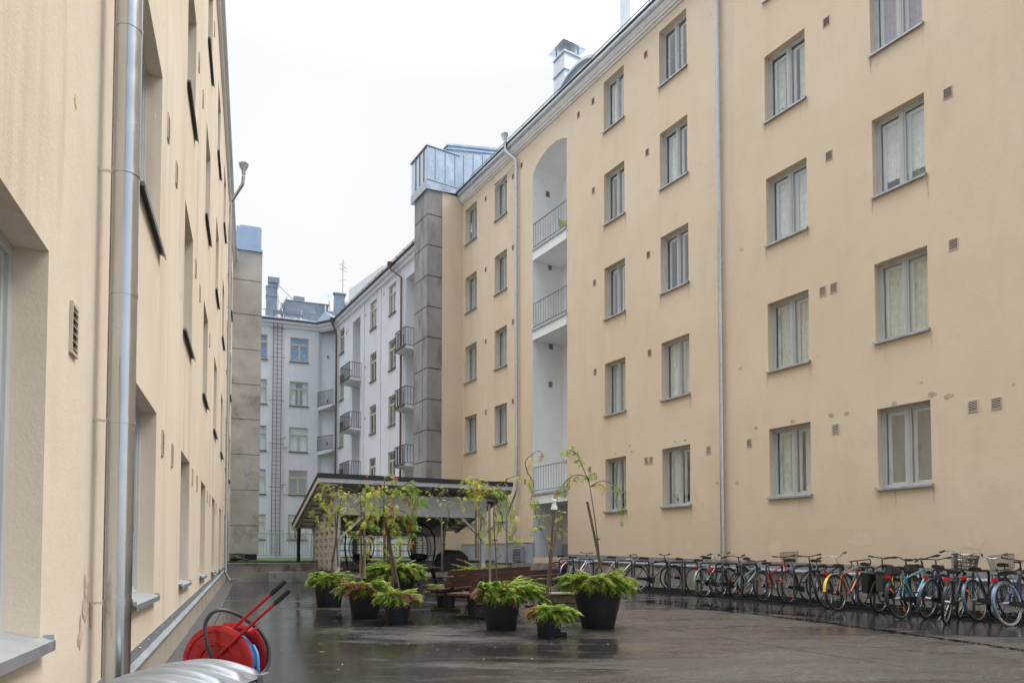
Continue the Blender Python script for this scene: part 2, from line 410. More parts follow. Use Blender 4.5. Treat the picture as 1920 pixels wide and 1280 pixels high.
def curtain_mb(fr, a, b, c, d, q, amp=.015, pitch=.09):
    m = MB(); n = max(4, int((b - a) / pitch * 4)); P = []
    for i in range(n + 1):
        u = a + (b - a) * i / n; P.append((u, q + amp * math.sin(i * math.pi / 2 + .6) + amp * .5 * math.sin(i * .7)))
    for i in range(n): m.face([fr.pt(P[i][0], P[i][1], c), fr.pt(P[i + 1][0], P[i + 1][1], c), fr.pt(P[i + 1][0], P[i + 1][1], d), fr.pt(P[i][0], P[i][1], d)])
    return m
def window(bld, fr, a, b, c, d, q, style='grey', curt=None, label=None, sillmat=None, tilt=False):
    mo = M_frame if style == 'grey' else M_frameY
    m = MB(); t = .055
    m.box(a, a + t, q, q + .09, c, d, fr); m.box(b - t, b, q, q + .09, c, d, fr)
    m.box(a + t, b - t, q, q + .09, d - t, d, fr); m.box(a + t, b - t, q, q + .09, c, c + t, fr)
    cu = (a + b) / 2; g = []
    if style == 'grey':
        m.box(cu - .038, cu + .038, q - .004, q + .09, c + t, d - t, fr); m.box(cu - .008, cu + .008, q - .012, q - .004, c + t, d - t, fr)
        cells = [(a + t, cu - .038, c + t, d - t), (cu + .038, b - t, c + t, d - t)]
    else:
        tz = c + (d - c) * .70
        m.box(a + t, b - t, q - .003, q + .09, tz - .04, tz + .04, fr); m.box(cu - .04, cu + .04, q - .003, q + .09, c + t, tz - .04, fr)
        cells = [(a + t, cu - .04, c + t, tz - .04), (cu + .04, b - t, c + t, tz - .04), (a + t, b - t, tz + .04, d - t)]
    for (x0, x1, z0, z1) in cells:      # sash frames
        s = .035
        m.box(x0, x0 + s, q + .015, q + .06, z0, z1, fr); m.box(x1 - s, x1, q + .015, q + .06, z0, z1, fr)
        m.box(x0 + s, x1 - s, q + .015, q + .06, z1 - s, z1, fr); m.box(x0 + s, x1 - s, q + .015, q + .06, z0, z0 + s, fr)
        g.append((x0 + s, x1 - s, z0 + s, z1 - s))
    wn = obj('window', m, mo, bld, world=True, label=label)
    m = MB()
    for (x0, x1, z0, z1) in g: m.face([fr.pt(x0 - .01, q + .036, z0 - .01), fr.pt(x1 + .01, q + .036, z0 - .01), fr.pt(x1 + .01, q + .036, z1 + .01), fr.pt(x0 - .01, q + .036, z1 + .01)])
    obj('pane', m, M_glass, wn, world=True)
    if style == 'grey':
        m = MB()
        for (x0, x1, z0, z1) in g:
            s = .05
            m.box(x0 - .02, x0 + s, q + .13, q + .17, z0 - .02, z1 + .02, fr); m.box(x1 - s, x1 + .02, q + .13, q + .17, z0 - .02, z1 + .02, fr)
            m.box(x0 + s, x1 - s, q + .13, q + .17, z1 - s, z1 + .02, fr); m.box(x0 + s, x1 - s, q + .13, q + .17, z0 - .02, z0 + s, fr)
        obj('inner_sash', m, M_frameB, wn, world=True)
    m = MB(); o = .035      # sloping sill with a turned-down lip
    P = fr.pt
    oh = .045 if fr is FL else .07
    m.hexa([P(a - o, -oh, c - .017), P(b + o, -oh, c - .017), P(b + o, -.003, c - .001), P(a - o, -.003, c - .001),
            P(a - o, -oh, c - .004), P(b + o, -oh, c - .004), P(b + o, -.003, c + .012), P(a - o, -.003, c + .012)])
    m.hexa([P(a + .002, -.003, c + .002), P(b - .002, -.003, c + .002), P(b - .002, q + .012, c + .02), P(a + .002, q + .012, c + .02),
            P(a + .002, -.003, c + .012), P(b - .002, -.003, c + .012), P(b - .002, q + .012, c + .046), P(a + .002, q + .012, c + .046)])
    m.box(a - o, b + o, -oh - .006, -oh - .0005, c - .045, c - .001, fr)
    for e0, e1 in ((a - o, a - o + .006), (b + o - .006, b + o)): m.box(e0, e1, -oh, -.004, c - .004, c + .022, fr)
    obj('sill', m, sillmat or M_sill, wn, world=True)
    if curt:
        kind, lo = curt
        mt = {'w': M_curtain, 'g': M_curtaing, 'p': M_curtainp, 'u': M_curtainb}[kind[0]]
        if 'b' in kind:      # venetian blind
            m = MB(); z = d - .08
            while z > c + lo: m.box(a + .05, b - .05, q + .19, q + .205, z, z + .006, fr); z -= .022
            m2 = MB(); m2 = m
            obj('blind', m, M_curtain, wn, world=True)
        elif 'h' in kind:
            obj('curtain', curtain_mb(fr, a + .04, a + (b - a) * .33, c + .03, d - .05, q + .20), mt, wn, world=True)
            obj('curtain', curtain_mb(fr, b - (b - a) * .3, b - .04, c + .03, d - .05, q + .20), mt, wn, world=True)
        else:
            obj('curtain', curtain_mb(fr, a + .03, b - .03, c + .03 + lo, d - .05, q + .20), mt, wn, world=True)
    return wn
def vent(bld, fr, u, z, w=.15, h=.22, frame=True, name='vent_grille'):
    m = MB(); m.mi = 0
    m.box(u - w / 2, u + w / 2, -.004, .004, z - h / 2, z + h / 2, fr)
    m.mi = 1
    t = .016
    if frame:
        for (x0, x1, z0, z1) in ((u - w / 2 - t, u - w / 2, z - h / 2 - t, z + h / 2 + t), (u + w / 2, u + w / 2 + t, z - h / 2 - t, z + h / 2 + t),
                                 (u - w / 2, u + w / 2, z + h / 2, z + h / 2 + t), (u - w / 2, u + w / 2, z - h / 2 - t, z - h / 2)):
            m.box(x0, x1, -.014, -.001, z0, z1, fr)
        n = int(h / .032)
        for i in range(n):
            zz = z - h / 2 + (i + .5) * h / n
            m.hexa([fr.pt(u - w / 2, -.016, zz - .010), fr.pt(u + w / 2, -.016, zz - .010), fr.pt(u + w / 2, -.005, zz), fr.pt(u - w / 2, -.005, zz),
                    fr.pt(u - w / 2, -.016, zz - .006), fr.pt(u + w / 2, -.016, zz - .006), fr.pt(u + w / 2, -.005, zz + .004), fr.pt(u - w / 2, -.005, zz + .004)])
    return obj(name, m, [M_vent, M_ventf], bld, world=True)
def railing(mb, pts, z0, z1, r=.012, step=.11, fr=None):
    """balusters and two rails along a polyline of (u,q) in frame fr"""
    P = [fr.pt(u, q, 0) for u, q in pts]
    for i in range(len(P) - 1):
        a, b = P[i], P[i + 1]; L = (b - a).length; n = max(1, int(L / step))
        for z in (z0, z1): mb.bar(a + Vector((0, 0, z)), b + Vector((0, 0, z)), .035, .028)
        for k in range(n + 1):
            p = a.lerp(b, k / n); mb.bar(p + Vector((0, 0, z0 - (.08 if k in (0, n) else 0))), p + Vector((0, 0, z1)), r, r)
    return mb
# ================================================================== ground
g = MB()
ys = [-400, -30, 30, 500]; xs = [-400, -60, 60, 400]
for i in range(3):
    for j in range(3):
        g.face([(xs[i], ys[j], gz(0, ys[j])), (xs[i + 1], ys[j], gz(0, ys[j])), (xs[i + 1], ys[j + 1], gz(0, ys[j + 1])), (xs[i], ys[j + 1], gz(0, ys[j + 1]))])
struct('ground', g, M_asph)
def puddle(cl, wf, seed):
    """irregular water sheet along a centre line of (x,y,width)"""
    m = MB(); L = []; Rr = []
    pts = []
    for i in range(len(cl) - 1):
        a, b = cl[i], cl[i + 1]; n = max(2, int((Vector(b[:2]) - Vector(a[:2])).length / .06))
        for k in range(n): pts.append(tuple(a[j] + (b[j] - a[j]) * k / n for j in range(3)))
    pts.append(cl[-1])
    for i, (x, y, w_) in enumerate(pts):
        d = Vector((pts[min(i + 1, len(pts) - 1)][0] - pts[max(i - 1, 0)][0], pts[min(i + 1, len(pts) - 1)][1] - pts[max(i - 1, 0)][1])).normalized()
        n = Vector((-d.y, d.x)); v = i / wf
        wl = w_ * max(0, .5 + .9 * noise.noise(Vector((v, seed, 0))) + .35 * noise.noise(Vector((v * 4, seed, 3))))
        wr = w_ * max(0, .5 + .9 * noise.noise(Vector((v, seed, 9))) + .35 * noise.noise(Vector((v * 4, seed, 13))))
        if i in (0, len(pts) - 1): wl = wr = 0
        for lst, s, ww in ((L, 1, wl), (Rr, -1, wr)):
            px, py = x + n.x * s * ww, y + n.y * s * ww; lst.append((px, py, gz(px, py) + .004))
    for i in range(len(pts) - 1): m.face([L[i], L[i + 1], Rr[i + 1], Rr[i]])
    o = struct('puddle', m, M_pud); return o
puddle([(1.97, 19.9, .10), (2.76, 16.5, .14), (3.9, 13.9, .30), (5.17, 11.33, .13), (5.7, 9.8, .13), (6.16, 8.45, .12), (6.6, 7.0, .10)], 9, 1.3)
puddle([(3.3, 16.2, .2), (4.3, 14.3, .45), (5.2, 12.9, .35), (5.7, 12.0, .1)], 14, 5.1)
#puddle([(-6.6, 21.5, .3), (-5.0, 16.5, .9), (-4.2, 12.5, .8), (-3.3, 10, .3)], 16, 2.2)
#puddle([(-3.6, 11.5, .1), (-2.3, 9.0, .55), (-1.2, 7.4, .5), (-.6, 6.3, .2)], 14, 7.7)
#puddle([(-2.6, 7.9, .1), (-1.7, 6.3, .3), (-1.0, 5.4, .35), (-.7, 4.8, .1)], 14, 3.4)
#puddle([(-7.2, 19.5, .1), (-6.0, 15.8, .35), (-5.2, 13.2, .3), (-4.8, 12.2, .1)], 12, 9.4)
# crack across the asphalt (a shallow filled seam)
m = MB(); pts = [(1.76, 11.56), (2.2, 10.7), (2.7, 9.9), (3.39, 8.58), (4.1, 7.2)]; prev = None
for i in range(len(pts) - 1):
    for k in range(14):
        t = k / 14; x = pts[i][0] + (pts[i + 1][0] - pts[i][0]) * t + rnd.uniform(-.015, .015); y = pts[i][1] + (pts[i + 1][1] - pts[i][1]) * t
        cur = (x, y, rnd.uniform(.004, .012))
        if prev: m.face([(prev[0] - prev[2], prev[1], gz(0, prev[1]) + .003), (prev[0] + prev[2], prev[1], gz(0, prev[1]) + .003), (x + cur[2], y, gz(0, y) + .003), (x - cur[2], y, gz(0, y) + .003)])
        prev = cur
struct('ground_seam', m, mat('seam_bitumen', (.02, .018, .017), .5))
# kerb strip of darker asphalt along the left plinth
m = MB()
for i in range(40):
    u0, u1 = i * .65, i * .65 + .65
    P = [FL.pt(u0, -.02, 0), FL.pt(u0, -.30, 0), FL.pt(u1, -.30, 0), FL.pt(u1, -.02, 0)]
    for p in P: p.z = gz(0, p.y)
    P[0].z += .05; P[3].z += .05; P[1].z += .012; P[2].z += .012
    m.face(P)
struct('gutter_strip', m, mat('strip_asphalt', (.07, .07, .07), .6, bump=.6, bscale=70))

# ================================================================== RIGHT BUILDING
BR = thing('apartment_building', 'long peach rendered apartment block on the right, five rows of windows above bicycles', 'building', tuple(FR.pt(14, 3, .2)))
cols = [(7.65, 8.78), (10.42, 11.60), (14.30, 15.44), (17.08, 18.12), (24.48, 25.50), (27.10, 28.2), (4.2, 5.4), (.6, 1.8)]
sz = [2.72, 5.92, 9.15, 12.35, 15.53]
ops = []
for (a, b) in cols:
    for z in sz: ops.append((a, b, z, z + (1.74 if a < 20 else 1.66), .20))
NA, NB = 20.25, 22.52      # niche
ops_n = ops + [(NA, NB, 1.22, 16.76, 0.0)]
EAVE = 17.55
ops_n = [o for o in ops_n]
m = MB(); wall_sheet(m, FR, -6, 28.44, 1.0, EAVE, ops_n, .20)
# arch above the niche
arch = [(NB, 16.10), (22.35, 16.34), (22.05, 16.54), (21.7, 16.66), (21.3, 16.72), (20.9, 16.71), (20.55, 16.62), (NA, 16.48)]
for i in range(len(arch) - 1):
    (ua, za), (ub, zb) = arch[i], arch[i + 1]
    m.face([FR.pt(ua, 0, za), FR.pt(ub, 0, zb), FR.pt(ub, 0, 16.76), FR.pt(ua, 0, 16.76)])
# return wall of the stair wing, and gable end towards the camera
wall_o = obj('wall', m, M_right, BR, world=True)
m = MB(); m.box(-6, 30.5, .21, .9, EAVE - .3, EAVE, FR); m.box(-6.0, -5.7, .01, 9, -1, EAVE, FR); m.box(-6, 30.5, 8.7, 9, -1, EAVE, FR)
m.box(22.55, 30.5, 1.9, 2.2, -1, EAVE, FR)
obj('rear_wall', m, M_right, BR, world=True)
m = MB(); m.box(-5.6, 20.1, 1.2, 1.3, .2, EAVE - .32, FR); m.box(22.8, 28.4, 1.2, 1.3, .2, EAVE - .32, FR)
for z in [2.2 + 3.2 * i for i in range(5)]: m.box(-5.6, 20.0, .30, 1.2, z, z + .2, FR); m.box(22.9, 28.4, .30, 1.2, z, z + .2, FR)
for u in (2.9, 6.3, 9.6, 13, 16.2, 19.2, 26.3): m.box(u, u + .12, .25, 1.2, .2, EAVE - .35, FR)
obj('room_interior', m, M_room, BR, world=True)
# plinth that follows the slope of the yard
m = MB()
def capz(u): return 1.03 - .0225 * (u - 17) if False else .60 + .0245 * u
US = [-6, 0, 6, 12, 18, 20.24]
for i in range(len(US) - 1):
    a, b = US[i], US[i + 1]; za, zb = capz(a), capz(b)
    m.hexa([FR.pt(a, -.05, -1), FR.pt(b, -.05, -1), FR.pt(b, .2, -1), FR.pt(a, .2, -1), FR.pt(a, -.05, za), FR.pt(b, -.05, zb), FR.pt(b, .2, zb), FR.pt(a, .2, za)])
obj('plinth', m, M_plinth, BR, world=True)
m = MB()
for i in range(len(US) - 1):
    a, b = US[i], US[i + 1]; za, zb = capz(a), capz(b)
    m.hexa([FR.pt(a, -.10, za + .002), FR.pt(b, -.10, zb + .002), FR.pt(b, .0, zb + .03), FR.pt(a, .0, za + .03), FR.pt(a, -.10, za + .03), FR.pt(b, -.10, zb + .03), FR.pt(b, .0, zb + .07), FR.pt(a, .0, za + .07)])
    m.hexa([FR.pt(a, -.012, za + .07), FR.pt(b, -.012, zb + .07), FR.pt(b, -.002, zb + .07), FR.pt(a, -.002, za + .07), FR.pt(a, -.012, za + .24), FR.pt(b, -.012, zb + .24), FR.pt(b, -.002, zb + .24), FR.pt(a, -.002, za + .24)])
obj('plinth_flashing', m, M_flash, BR, world=True)
m = MB(); m.box(22.52, 28.44, -.03, .1, .98, 1.78, FR); m.box(22.52, 28.44, -.05, -.031, 1.78, 1.80, FR)
m.box(NA, NB, 1.35, 1.40, 1.0, 1.72, FR); 
obj('painted_plinth', m, M_plinthpaint, BR, world=True)
m = MB(); m.box(20.6, 28.44, -.16, -.052, -.5, .93, FR); m.box(20.5, 23.6, -.30, -.161, -.5, 1.0, FR); m.box(23.0, 23.7, -.75, -.302, -.5, .78, FR)
obj('concrete_ledge', m, M_plinth, BR, world=True)
# windows
curts = ['wh', None, 'w', 'gh', 'gb', 'w', 'g', 'w', None, 'gh', 'wh', 'w', 'gb', 'wh', 'p', 'w', 'ph', 'w', None, 'wh', 'wh', 'w', 'g', 'w', None]
k = 0
spec = {(0, 0): ('gb', .02), (0, 1): ('g', .03), (0, 2): ('w', .35), (0, 3): ('p', .02), (1, 0): ('gh', 0), (1, 1): ('g', 0), (1, 2): ('w', .1), (1, 3): ('gh', 0), (1, 4): ('w', 0), (2, 0): ('wh', 0), (2, 1): ('w', 0), (2, 2): None, (2, 3): ('wh', 0), (2, 4): None, (3, 1): ('w', 0), (3, 0): ('gh', 0)}
for ci, (a, b) in enumerate(cols):
    for ri, z in enumerate(sz):
        k += 1
        cu = spec.get((ci, ri), 'x')
        if cu == 'x':
            cu = curts[(k * 7) % len(curts)]; cu = (cu, 0) if cu else None
        window(BR, FR, a, b, z, z + (1.74 if a < 20 else 1.66), .17, 'grey', cu)
# rain marks below the sills, and plants and a lamp standing inside a few windows
M_streak = mat('rain_mark', (.64, .515, .375), .95, var=.10, vscale=4); M_streak2 = mat('rain_mark_dark', (.58, .46, .34), .95, var=.12, vscale=4)
for ci, (a, b) in enumerate(cols):
    for ri, z in enumerate(sz):
        m = MB(); m.face([FR.pt(a - .05, -.0025, z - .060), FR.pt(b + .05, -.0025, z - .060), FR.pt(b + .05, -.0025, z - .045), FR.pt(a - .05, -.0025, z - .045)])
        for _ in range(rnd.randint(3, 7)):
            u = rnd.choice((a - .02, b + .02, rnd.uniform(a, b))) + rnd.uniform(-.03, .03); w_ = rnd.uniform(.006, .022); L_ = rnd.uniform(.12, .6); n = 6; zt = z - .058; P = []; Q = []
            for i in range(n + 1): f = i / n; ww = w_ * (1 - f) ** .6 * rnd.uniform(.7, 1.2); c = u + .006 * math.sin(i * 1.3 + u * 9); P.append(FR.pt(c - ww, -.002, zt - L_ * f)); Q.append(FR.pt(c + ww, -.002, zt - L_ * f))
            m.mi = rnd.random() < .3
            for i in range(n): m.face([P[i], Q[i], Q[i + 1], P[i + 1]])
        obj('rain_marks', m, [M_streak, M_streak2], BR, world=True)
for (ci, ri, du) in ((0, 2, .25), (2, 0, .7), (2, 2, .3), (1, 3, .8), (3, 4, .6), (2, 4, .4)):
    a, b = cols[ci]; z = sz[ri]; u = a + du; m = MB(); m.mi = 0; m.lathe([(.04, 0), (.06, .11), (.05, .11), (0, .10)], FR.pt(u, .345, z + .03), 12); m.mi = 1
    for _ in range(40):
        p = FR.pt(u, .345, z + .14) ; d = Vector((rnd.uniform(-1, 1), rnd.uniform(-.3, .3), rnd.uniform(.2, 1.6))).normalized(); L_ = rnd.uniform(.08, .24); s_ = d.cross(Vector((.3, .8, .1))).normalized() * .016; m.face([p, p + d * L_ * .6 + s_, p + d * L_, p + d * L_ * .6 - s_])
    obj('window_plant', m, [M_whitep, J_green], BR, world=True)
# vents
for (u, z) in [(16.03, 16.94), (9.83, 13.85), (7.18, 10.6), (9.82, 10.62), (7.14, 7.48), (10.04, 7.48), (9.76, 7.47), (6.85, 4.17), (6.44, 4.15), (9.77, 4.18), (12.22, 4.2),
               (16.13, 4.2), (15.92, 4.19), (13.61, 4.2), (15.95, 7.5), (18.64, 7.52), (18.65, 10.59), (18.69, 13.82), (18.69, 16.96), (19.52, 16.93), (15.99, 13.8), (15.97, 10.56), (18.96, 4.22),
               (26.27, 16.89), (26.26, 13.75), (26.25, 10.58), (26.24, 7.49), (23.99, 16.81), (23.99, 13.85), (23.99, 10.79), (23.99, 7.53), (23.33, 16.96), (23.74, 4.25), (23.07, 4.19)]:
    big = u < 12
    vent(BR, FR, u, z, .15 if big else .13, .20 if big else .19)
m = MB(); m.mi = 0; m.box(23.1, 23.75, -.12, -.032, 1.05, 1.62, FR); m.mi = 1
for i in range(9): m.hexa([FR.pt(23.13, -.17, 1.07 + i * .06), FR.pt(23.72, -.17, 1.07 + i * .06), FR.pt(23.72, -.12, 1.10 + i * .06), FR.pt(23.13, -.12, 1.10 + i * .06), FR.pt(23.13, -.17, 1.08 + i * .06), FR.pt(23.72, -.17, 1.08 + i * .06), FR.pt(23.72, -.12, 1.11 + i * .06), FR.pt(23.13, -.12, 1.11 + i * .06)])
for (a, b) in ((23.07, 23.12), (23.73, 23.78)): m.box(a, b, -.18, -.031, 1.03, 1.64, FR)
obj('louvre_box', m, [M_blackm, M_flash], BR, world=True)
# plaster repairs: pale and grey patches in the render
m = MB()
for (u, z, s, k) in [(7.3, 4.46, .12, 1), (7.62, 4.55, .11, 1), (6.15, 4.44, .05, 1), (7.82, 4.84, .05, 0), (8.4, 4.50, .09, 1), (9.5, 4.49, .09, 1), (9.88, 4.52, .10, 1), (10.91, 4.54, .09, 1), (12.41, 9.37, .09, 0), (12.49, 6.22, .09, 0), (12.62, 3.19, .10, 0), (13.31, 3.25, .08, 0),
                     (14.9, 4.62, .06, 1), (14.5, 4.60, .06, 1), (16.8, 4.55, .07, 1), (16.9, 4.75, .06, 1), (17.6, 4.6, .05, 1), (12.0, 4.55, .08, 1), (13.15, 4.6, .07, 1), (11.5, 1.45, .3, 2), (9.2, 1.6, .32, 2), (6.9, 1.55, .28, 2), (14.4, 1.55, .2, 2), (10.2, 6.0, .1, 2)]:
    m = MB(); n = 14; P = []
    for i in range(n):
        a = 2 * math.pi * i / n; r = s * (.75 + .5 * noise.noise(Vector((math.cos(a) * 1.3 + u * 3, math.sin(a) * 1.3 + z, 0))))
        P.append(FR.pt(u + r * math.cos(a), -.003, z + r * .75 * math.sin(a)))
    m.face(P); obj('plaster_patch', m, [mat('patch_ochre', (.62, .42, .22), .9, var=.2, vscale=12), mat('patch_grey', (.46, .37, .29), .9, var=.2, vscale=12), mat('patch_pale', (.70, .58, .44), .9, var=.05, vscale=9)][k], BR, world=True)
# cornice, gutter, roof
def prof_run(mb, fr, u0, u1, prof):
    for i in range(len(prof) - 1):
        (qa, za), (qb, zb) = prof[i], prof[i + 1]
        mb.face([fr.pt(u0, qa, za), fr.pt(u1, qa, za), fr.pt(u1, qb, zb), fr.pt(u0, qb, zb)])
    mb.face([fr.pt(u0, q, z) for q, z in prof]); mb.face([fr.pt(u1, q, z) for q, z in prof])
def cornice(bld, fr, u0, u1, z, m1=M_cornice):
    m = MB(); prof_run(m, fr, u0, u1, [(.2, z), (-.05, z), (-.05, z + .06), (-.12, z + .07), (-.12, z + .14), (-.16, z + .15), (-.22, z + .24), (-.22, z + .30), (.2, z + .30)]); obj('cornice', m, m1, bld, world=True)
    m = MB(); prof_run(m, fr, u0, u1, [(-.05, z + .303), (-.30, z + .303), (-.335, z + .34), (-.345, z + .40), (-.33, z + .44), (-.30, z + .45), (-.05, z + .47)]); obj('gutter', m, M_zincpale, bld, world=True)
    m = MB(); prof_run(m, fr, u0, u1, [(-.05, z + .473), (-.36, z + .473), (-.37, z + .50), (-.36, z + .53), (-.05, z + .55)]); obj('eave_edge', m, M_gutter, bld, world=True)
def seam_roof(mb, fr, u0, u1, q0, z0, q1, z1, step=.6):
    mb.hexa([fr.pt(u0, q0, z0 - .06), fr.pt(u1, q0, z0 - .06), fr.pt(u1, q1, z1 - .06), fr.pt(u0, q1, z1 - .06), fr.pt(u0, q0, z0), fr.pt(u1, q0, z0), fr.pt(u1, q1, z1), fr.pt(u0, q1, z1)])
    u = u0 + step
    while u < u1: mb.bar(fr.pt(u, q0, z0 + .015), fr.pt(u, q1, z1 + .015), .02, .035); u += step
cornice(BR, FR, -6, 28.42, EAVE)
m = MB(); seam_roof(m, FR, -6, 30.4, -.28, EAVE + .60, 4.6, EAVE + 2.6); seam_roof(m, FR, -6, 30.4, 9.3, EAVE + .62, 4.6, EAVE + 2.6)
roof = obj('roof', m, M_zinc, BR, world=True)
m = MB(); prev = None      # snow rail above the eave
for i in range(0, 23):
    u = -5 + i * 1.5; p = FR.pt(u, .15, EAVE + .72)
    m.bar(p, p + Vector((0, 0, .5)), .02, .02)
m.bar(FR.pt(-5, .15, EAVE + 1.2), FR.pt(28, .15, EAVE + 1.2), .025, .025); m.bar(FR.pt(-5, .15, EAVE + .98), FR.pt(28, .15, EAVE + .98), .02, .02)
obj('snow_rail', m, M_rail, roof, world=True)
m = MB()      # barrel dormer
c0, rw = 20.05, 1.45
P = []
for i in range(17):
    a = math.pi * i / 16; P.append((c0 + rw * math.cos(a), EAVE + .58 + .98 * math.sin(a)))
m.prism(P, FR, .35, 3.6)
for i in range(16):
    (ua, za), (ub, zb) = P[i], P[i + 1]; m.bar(FR.pt(ua, .30, za + .05), FR.pt(ub, .30, zb + .05), .12, .10)
obj('dormer', m, M_zincpale, roof, world=True, label='barrel-vaulted metal dormer behind the eave')
def chimney(bld, fr, u, q, w_, d_, z0, z1, cap=True, mt=None):
    m = MB(); mt = mt or M_zincpale
    m.box(u, u + w_, q, q + d_, z0, z1, fr)
    m.box(u - .05, u + w_ + .05, q - .05, q + d_ + .05, z1 - .75, z1 - .68, fr); m.box(u - .05, u + w_ + .05, q - .05, q + d_ + .05, z1 - .06, z1 + .002, fr)
    o = obj('chimney', m, mt, bld, world=True)
    if cap:
        m = MB()
        for a in (u + .06, u + w_ - .10):
            for b in (q + .06, q + d_ - .10): m.box(a, a + .04, b, b + .04, z1 + .002, z1 + .30, fr)
        uc, qc = u + w_ / 2, q + d_ / 2
        m.hexa([fr.pt(u - .16, q - .16, z1 + .30), fr.pt(u + w_ + .16, q - .16, z1 + .30), fr.pt(u + w_ + .16, q + d_ + .16, z1 + .30), fr.pt(u - .16, q + d_ + .16, z1 + .30),
                fr.pt(u - .1, q - .1, z1 + .36), fr.pt(u + w_ + .1, q - .1, z1 + .36), fr.pt(u + w_ + .1, q + d_ + .1, z1 + .36), fr.pt(u - .1, q + d_ + .1, z1 + .36)])
        obj('chimney_cap', m, M_gutter if False else mt, o, world=True)
    return o
chimney(roof, FR, 21.75, 1.0, .75, .8, 17.9, 21.1)
chimney(roof, FR, 17.75, .9, .55, .8, 17.9, 22.0)
# niche (recessed balconies)
m = MB(); D = 1.42
m.face([FR.pt(NB, 0, 1), FR.pt(NB, D, 1), FR.pt(NB, D, 16.6), FR.pt(NB, 0, 16.6)]); m.face([FR.pt(NA, 0, 1), FR.pt(NA, D, 1), FR.pt(NA, D, 16.9), FR.pt(NA, 0, 16.9)])
bops = []
for z in (3.66, 10.05, 13.2): bops.append((21.0, 21.85, z + .03, z + 2.1, .12))
bops += [(20.9, 21.8, 7.9, 9.5, .12)]
class Off(Frame):
    def __init__(s, fr, q0): s.fr = fr; s.q0 = q0
    def pt(s, u, q, z): return s.fr.pt(u, q + s.q0, z)
FN = Off(FR, D)
wall_sheet(m, FN, NA, NB, 1, 16.9, bops, .1)
for i in range(len(arch) - 1):
    (ua, za), (ub, zb) = arch[i], arch[i + 1]; m.face([FR.pt(ua, 0, za), FR.pt(ub, 0, zb), FR.pt(ub, D, zb), FR.pt(ua, D, za)])
obj('niche_wall', m, M_niche, BR, world=True)
m = MB(); m.box(NA, NB, D + .3, D + .4, 1, 16.9, FR); obj('niche_backing', m, M_room, BR, world=True)
for (a, b, c, d, _) in bops: window(BR, FN, a, b, c, d, .05, 'grey', ('w', 0))
FNs = Frame(FR.pt(NB, 0, 0)[:2], nR, (-FR.d.x * -1, -FR.d.y * -1))
for (q, z) in ((.71, 15.6), (.81, 12.68), (.85, 9.52), (.82, 8.01)): vent(BR, FNs, q, z, .16, .20)
for zt in (13.16, 10.02, 3.64):
    m = MB(); m.box(NA + .01, NB - .01, -.02, D - .01, zt - .40, zt, FR); s_ = obj('balcony', m, M_niche, BR, world=True)
    m = MB(); m.box(NA + .005, NB - .005, -.06, .15, zt + .001, zt + .04, FR); m.box(NA, NB, -.07, -.061, zt - .05, zt + .04, FR); obj('edge_flashing', m, M_flash, s_, world=True)
    m = MB(); railing(m, [(NA + .03, 0), (NB - .05, 0)], zt + .12, zt + 1.02, .014, .16, FR); obj('railing', m, M_rail, s_, world=True)
# downpipes
def downpipe(bld, fr, pts, r, m_, hopper=None, br=(), name='downpipe', seams=()):
    m = MB(); P = [fr.pt(*p) for p in pts]; m.tube(P, r, 20)
    for z in seams:
        i = next(i for i in range(len(pts) - 1) if min(pts[i][2], pts[i + 1][2]) <= z <= max(pts[i][2], pts[i + 1][2])); a, b = P[i], P[i + 1]
        c = a.lerp(b, (z - a.z) / (b.z - a.z)); m.tube([c + Vector((0, 0, -.014)), c + Vector((0, 0, .014))], r * 1.045, 20)
    o = obj(name, m, m_, bld, world=True, smooth=True)
    if hopper:
        m = MB(); h = fr.pt(*hopper); s = r / .06
        m.lathe([(.07 * s, -.22 * s), (.07 * s, -.10 * s), (.16 * s, .06 * s), (.17 * s, .14 * s), (.18 * s, .15 * s), (.18 * s, .17 * s), (.15 * s, .17 * s), (.06 * s, -.05 * s)], h, 20)
        obj('rainwater_hopper', m, m_, o, world=True, smooth=True)
    for z in br:
        i = next(i for i in range(len(pts) - 1) if min(pts[i][2], pts[i + 1][2]) <= z <= max(pts[i][2], pts[i + 1][2])); a, b = pts[i], pts[i + 1]
        t = (z - a[2]) / (b[2] - a[2]); u = a[0] + (b[0] - a[0]) * t; q = a[1] + (b[1] - a[1]) * t
        m = MB(); c = fr.pt(u, q, z); w_ = r * .26
        m.tube([c + Vector((0, 0, -w_)), c + Vector((0, 0, w_))], r * 1.07, 20)
        m.bar(fr.pt(u, q + r, z), fr.pt(u, .01, z), .012, .012); m.bar(fr.pt(u + r * .9, q, z), fr.pt(u + r * 1.5, q, z), .02, w_ * 1.6)
        obj('pipe_clamp', m, m_, o, world=True, smooth=True)
    return o
downpipe(BR, FR, [(23.95, -.40, 18.1), (23.95, -.40, 17.75), (23.56, -.12, 17.25), (23.54, -.12, 3.9), (23.6, -.14, 3.7), (24.0, -.26, 2.95), (24.05, -.26, 2.7), (24.05, -.26, .75)], .058, M_pipe, (23.95, -.40, 18.25), (16.1, 13.3, 10.6, 7.3, 4.6), seams=(15.4, 13.9, 11.9, 9.4, 8.2, 6.0, 5.3))
downpipe(BR, FR, [(13.04, -.40, 18.0), (13.04, -.40, 17.75), (13.04, -.11, 17.2), (13.04, -.11, .45)], .062, M_pipe, (13.04, -.40, 18.2), (15.9, 12.2, 9.2, 6.0, 4.35, 1.4), seams=(14.3, 10.6, 7.3, 4.7, 2.9))
m = MB(); m.tube([FR.pt(25.4, -.03, 16.95), FR.pt(23.6, -.10, 17.2)], .02, 8); obj('gutter_brace', m, M_pipe, BR, world=True)

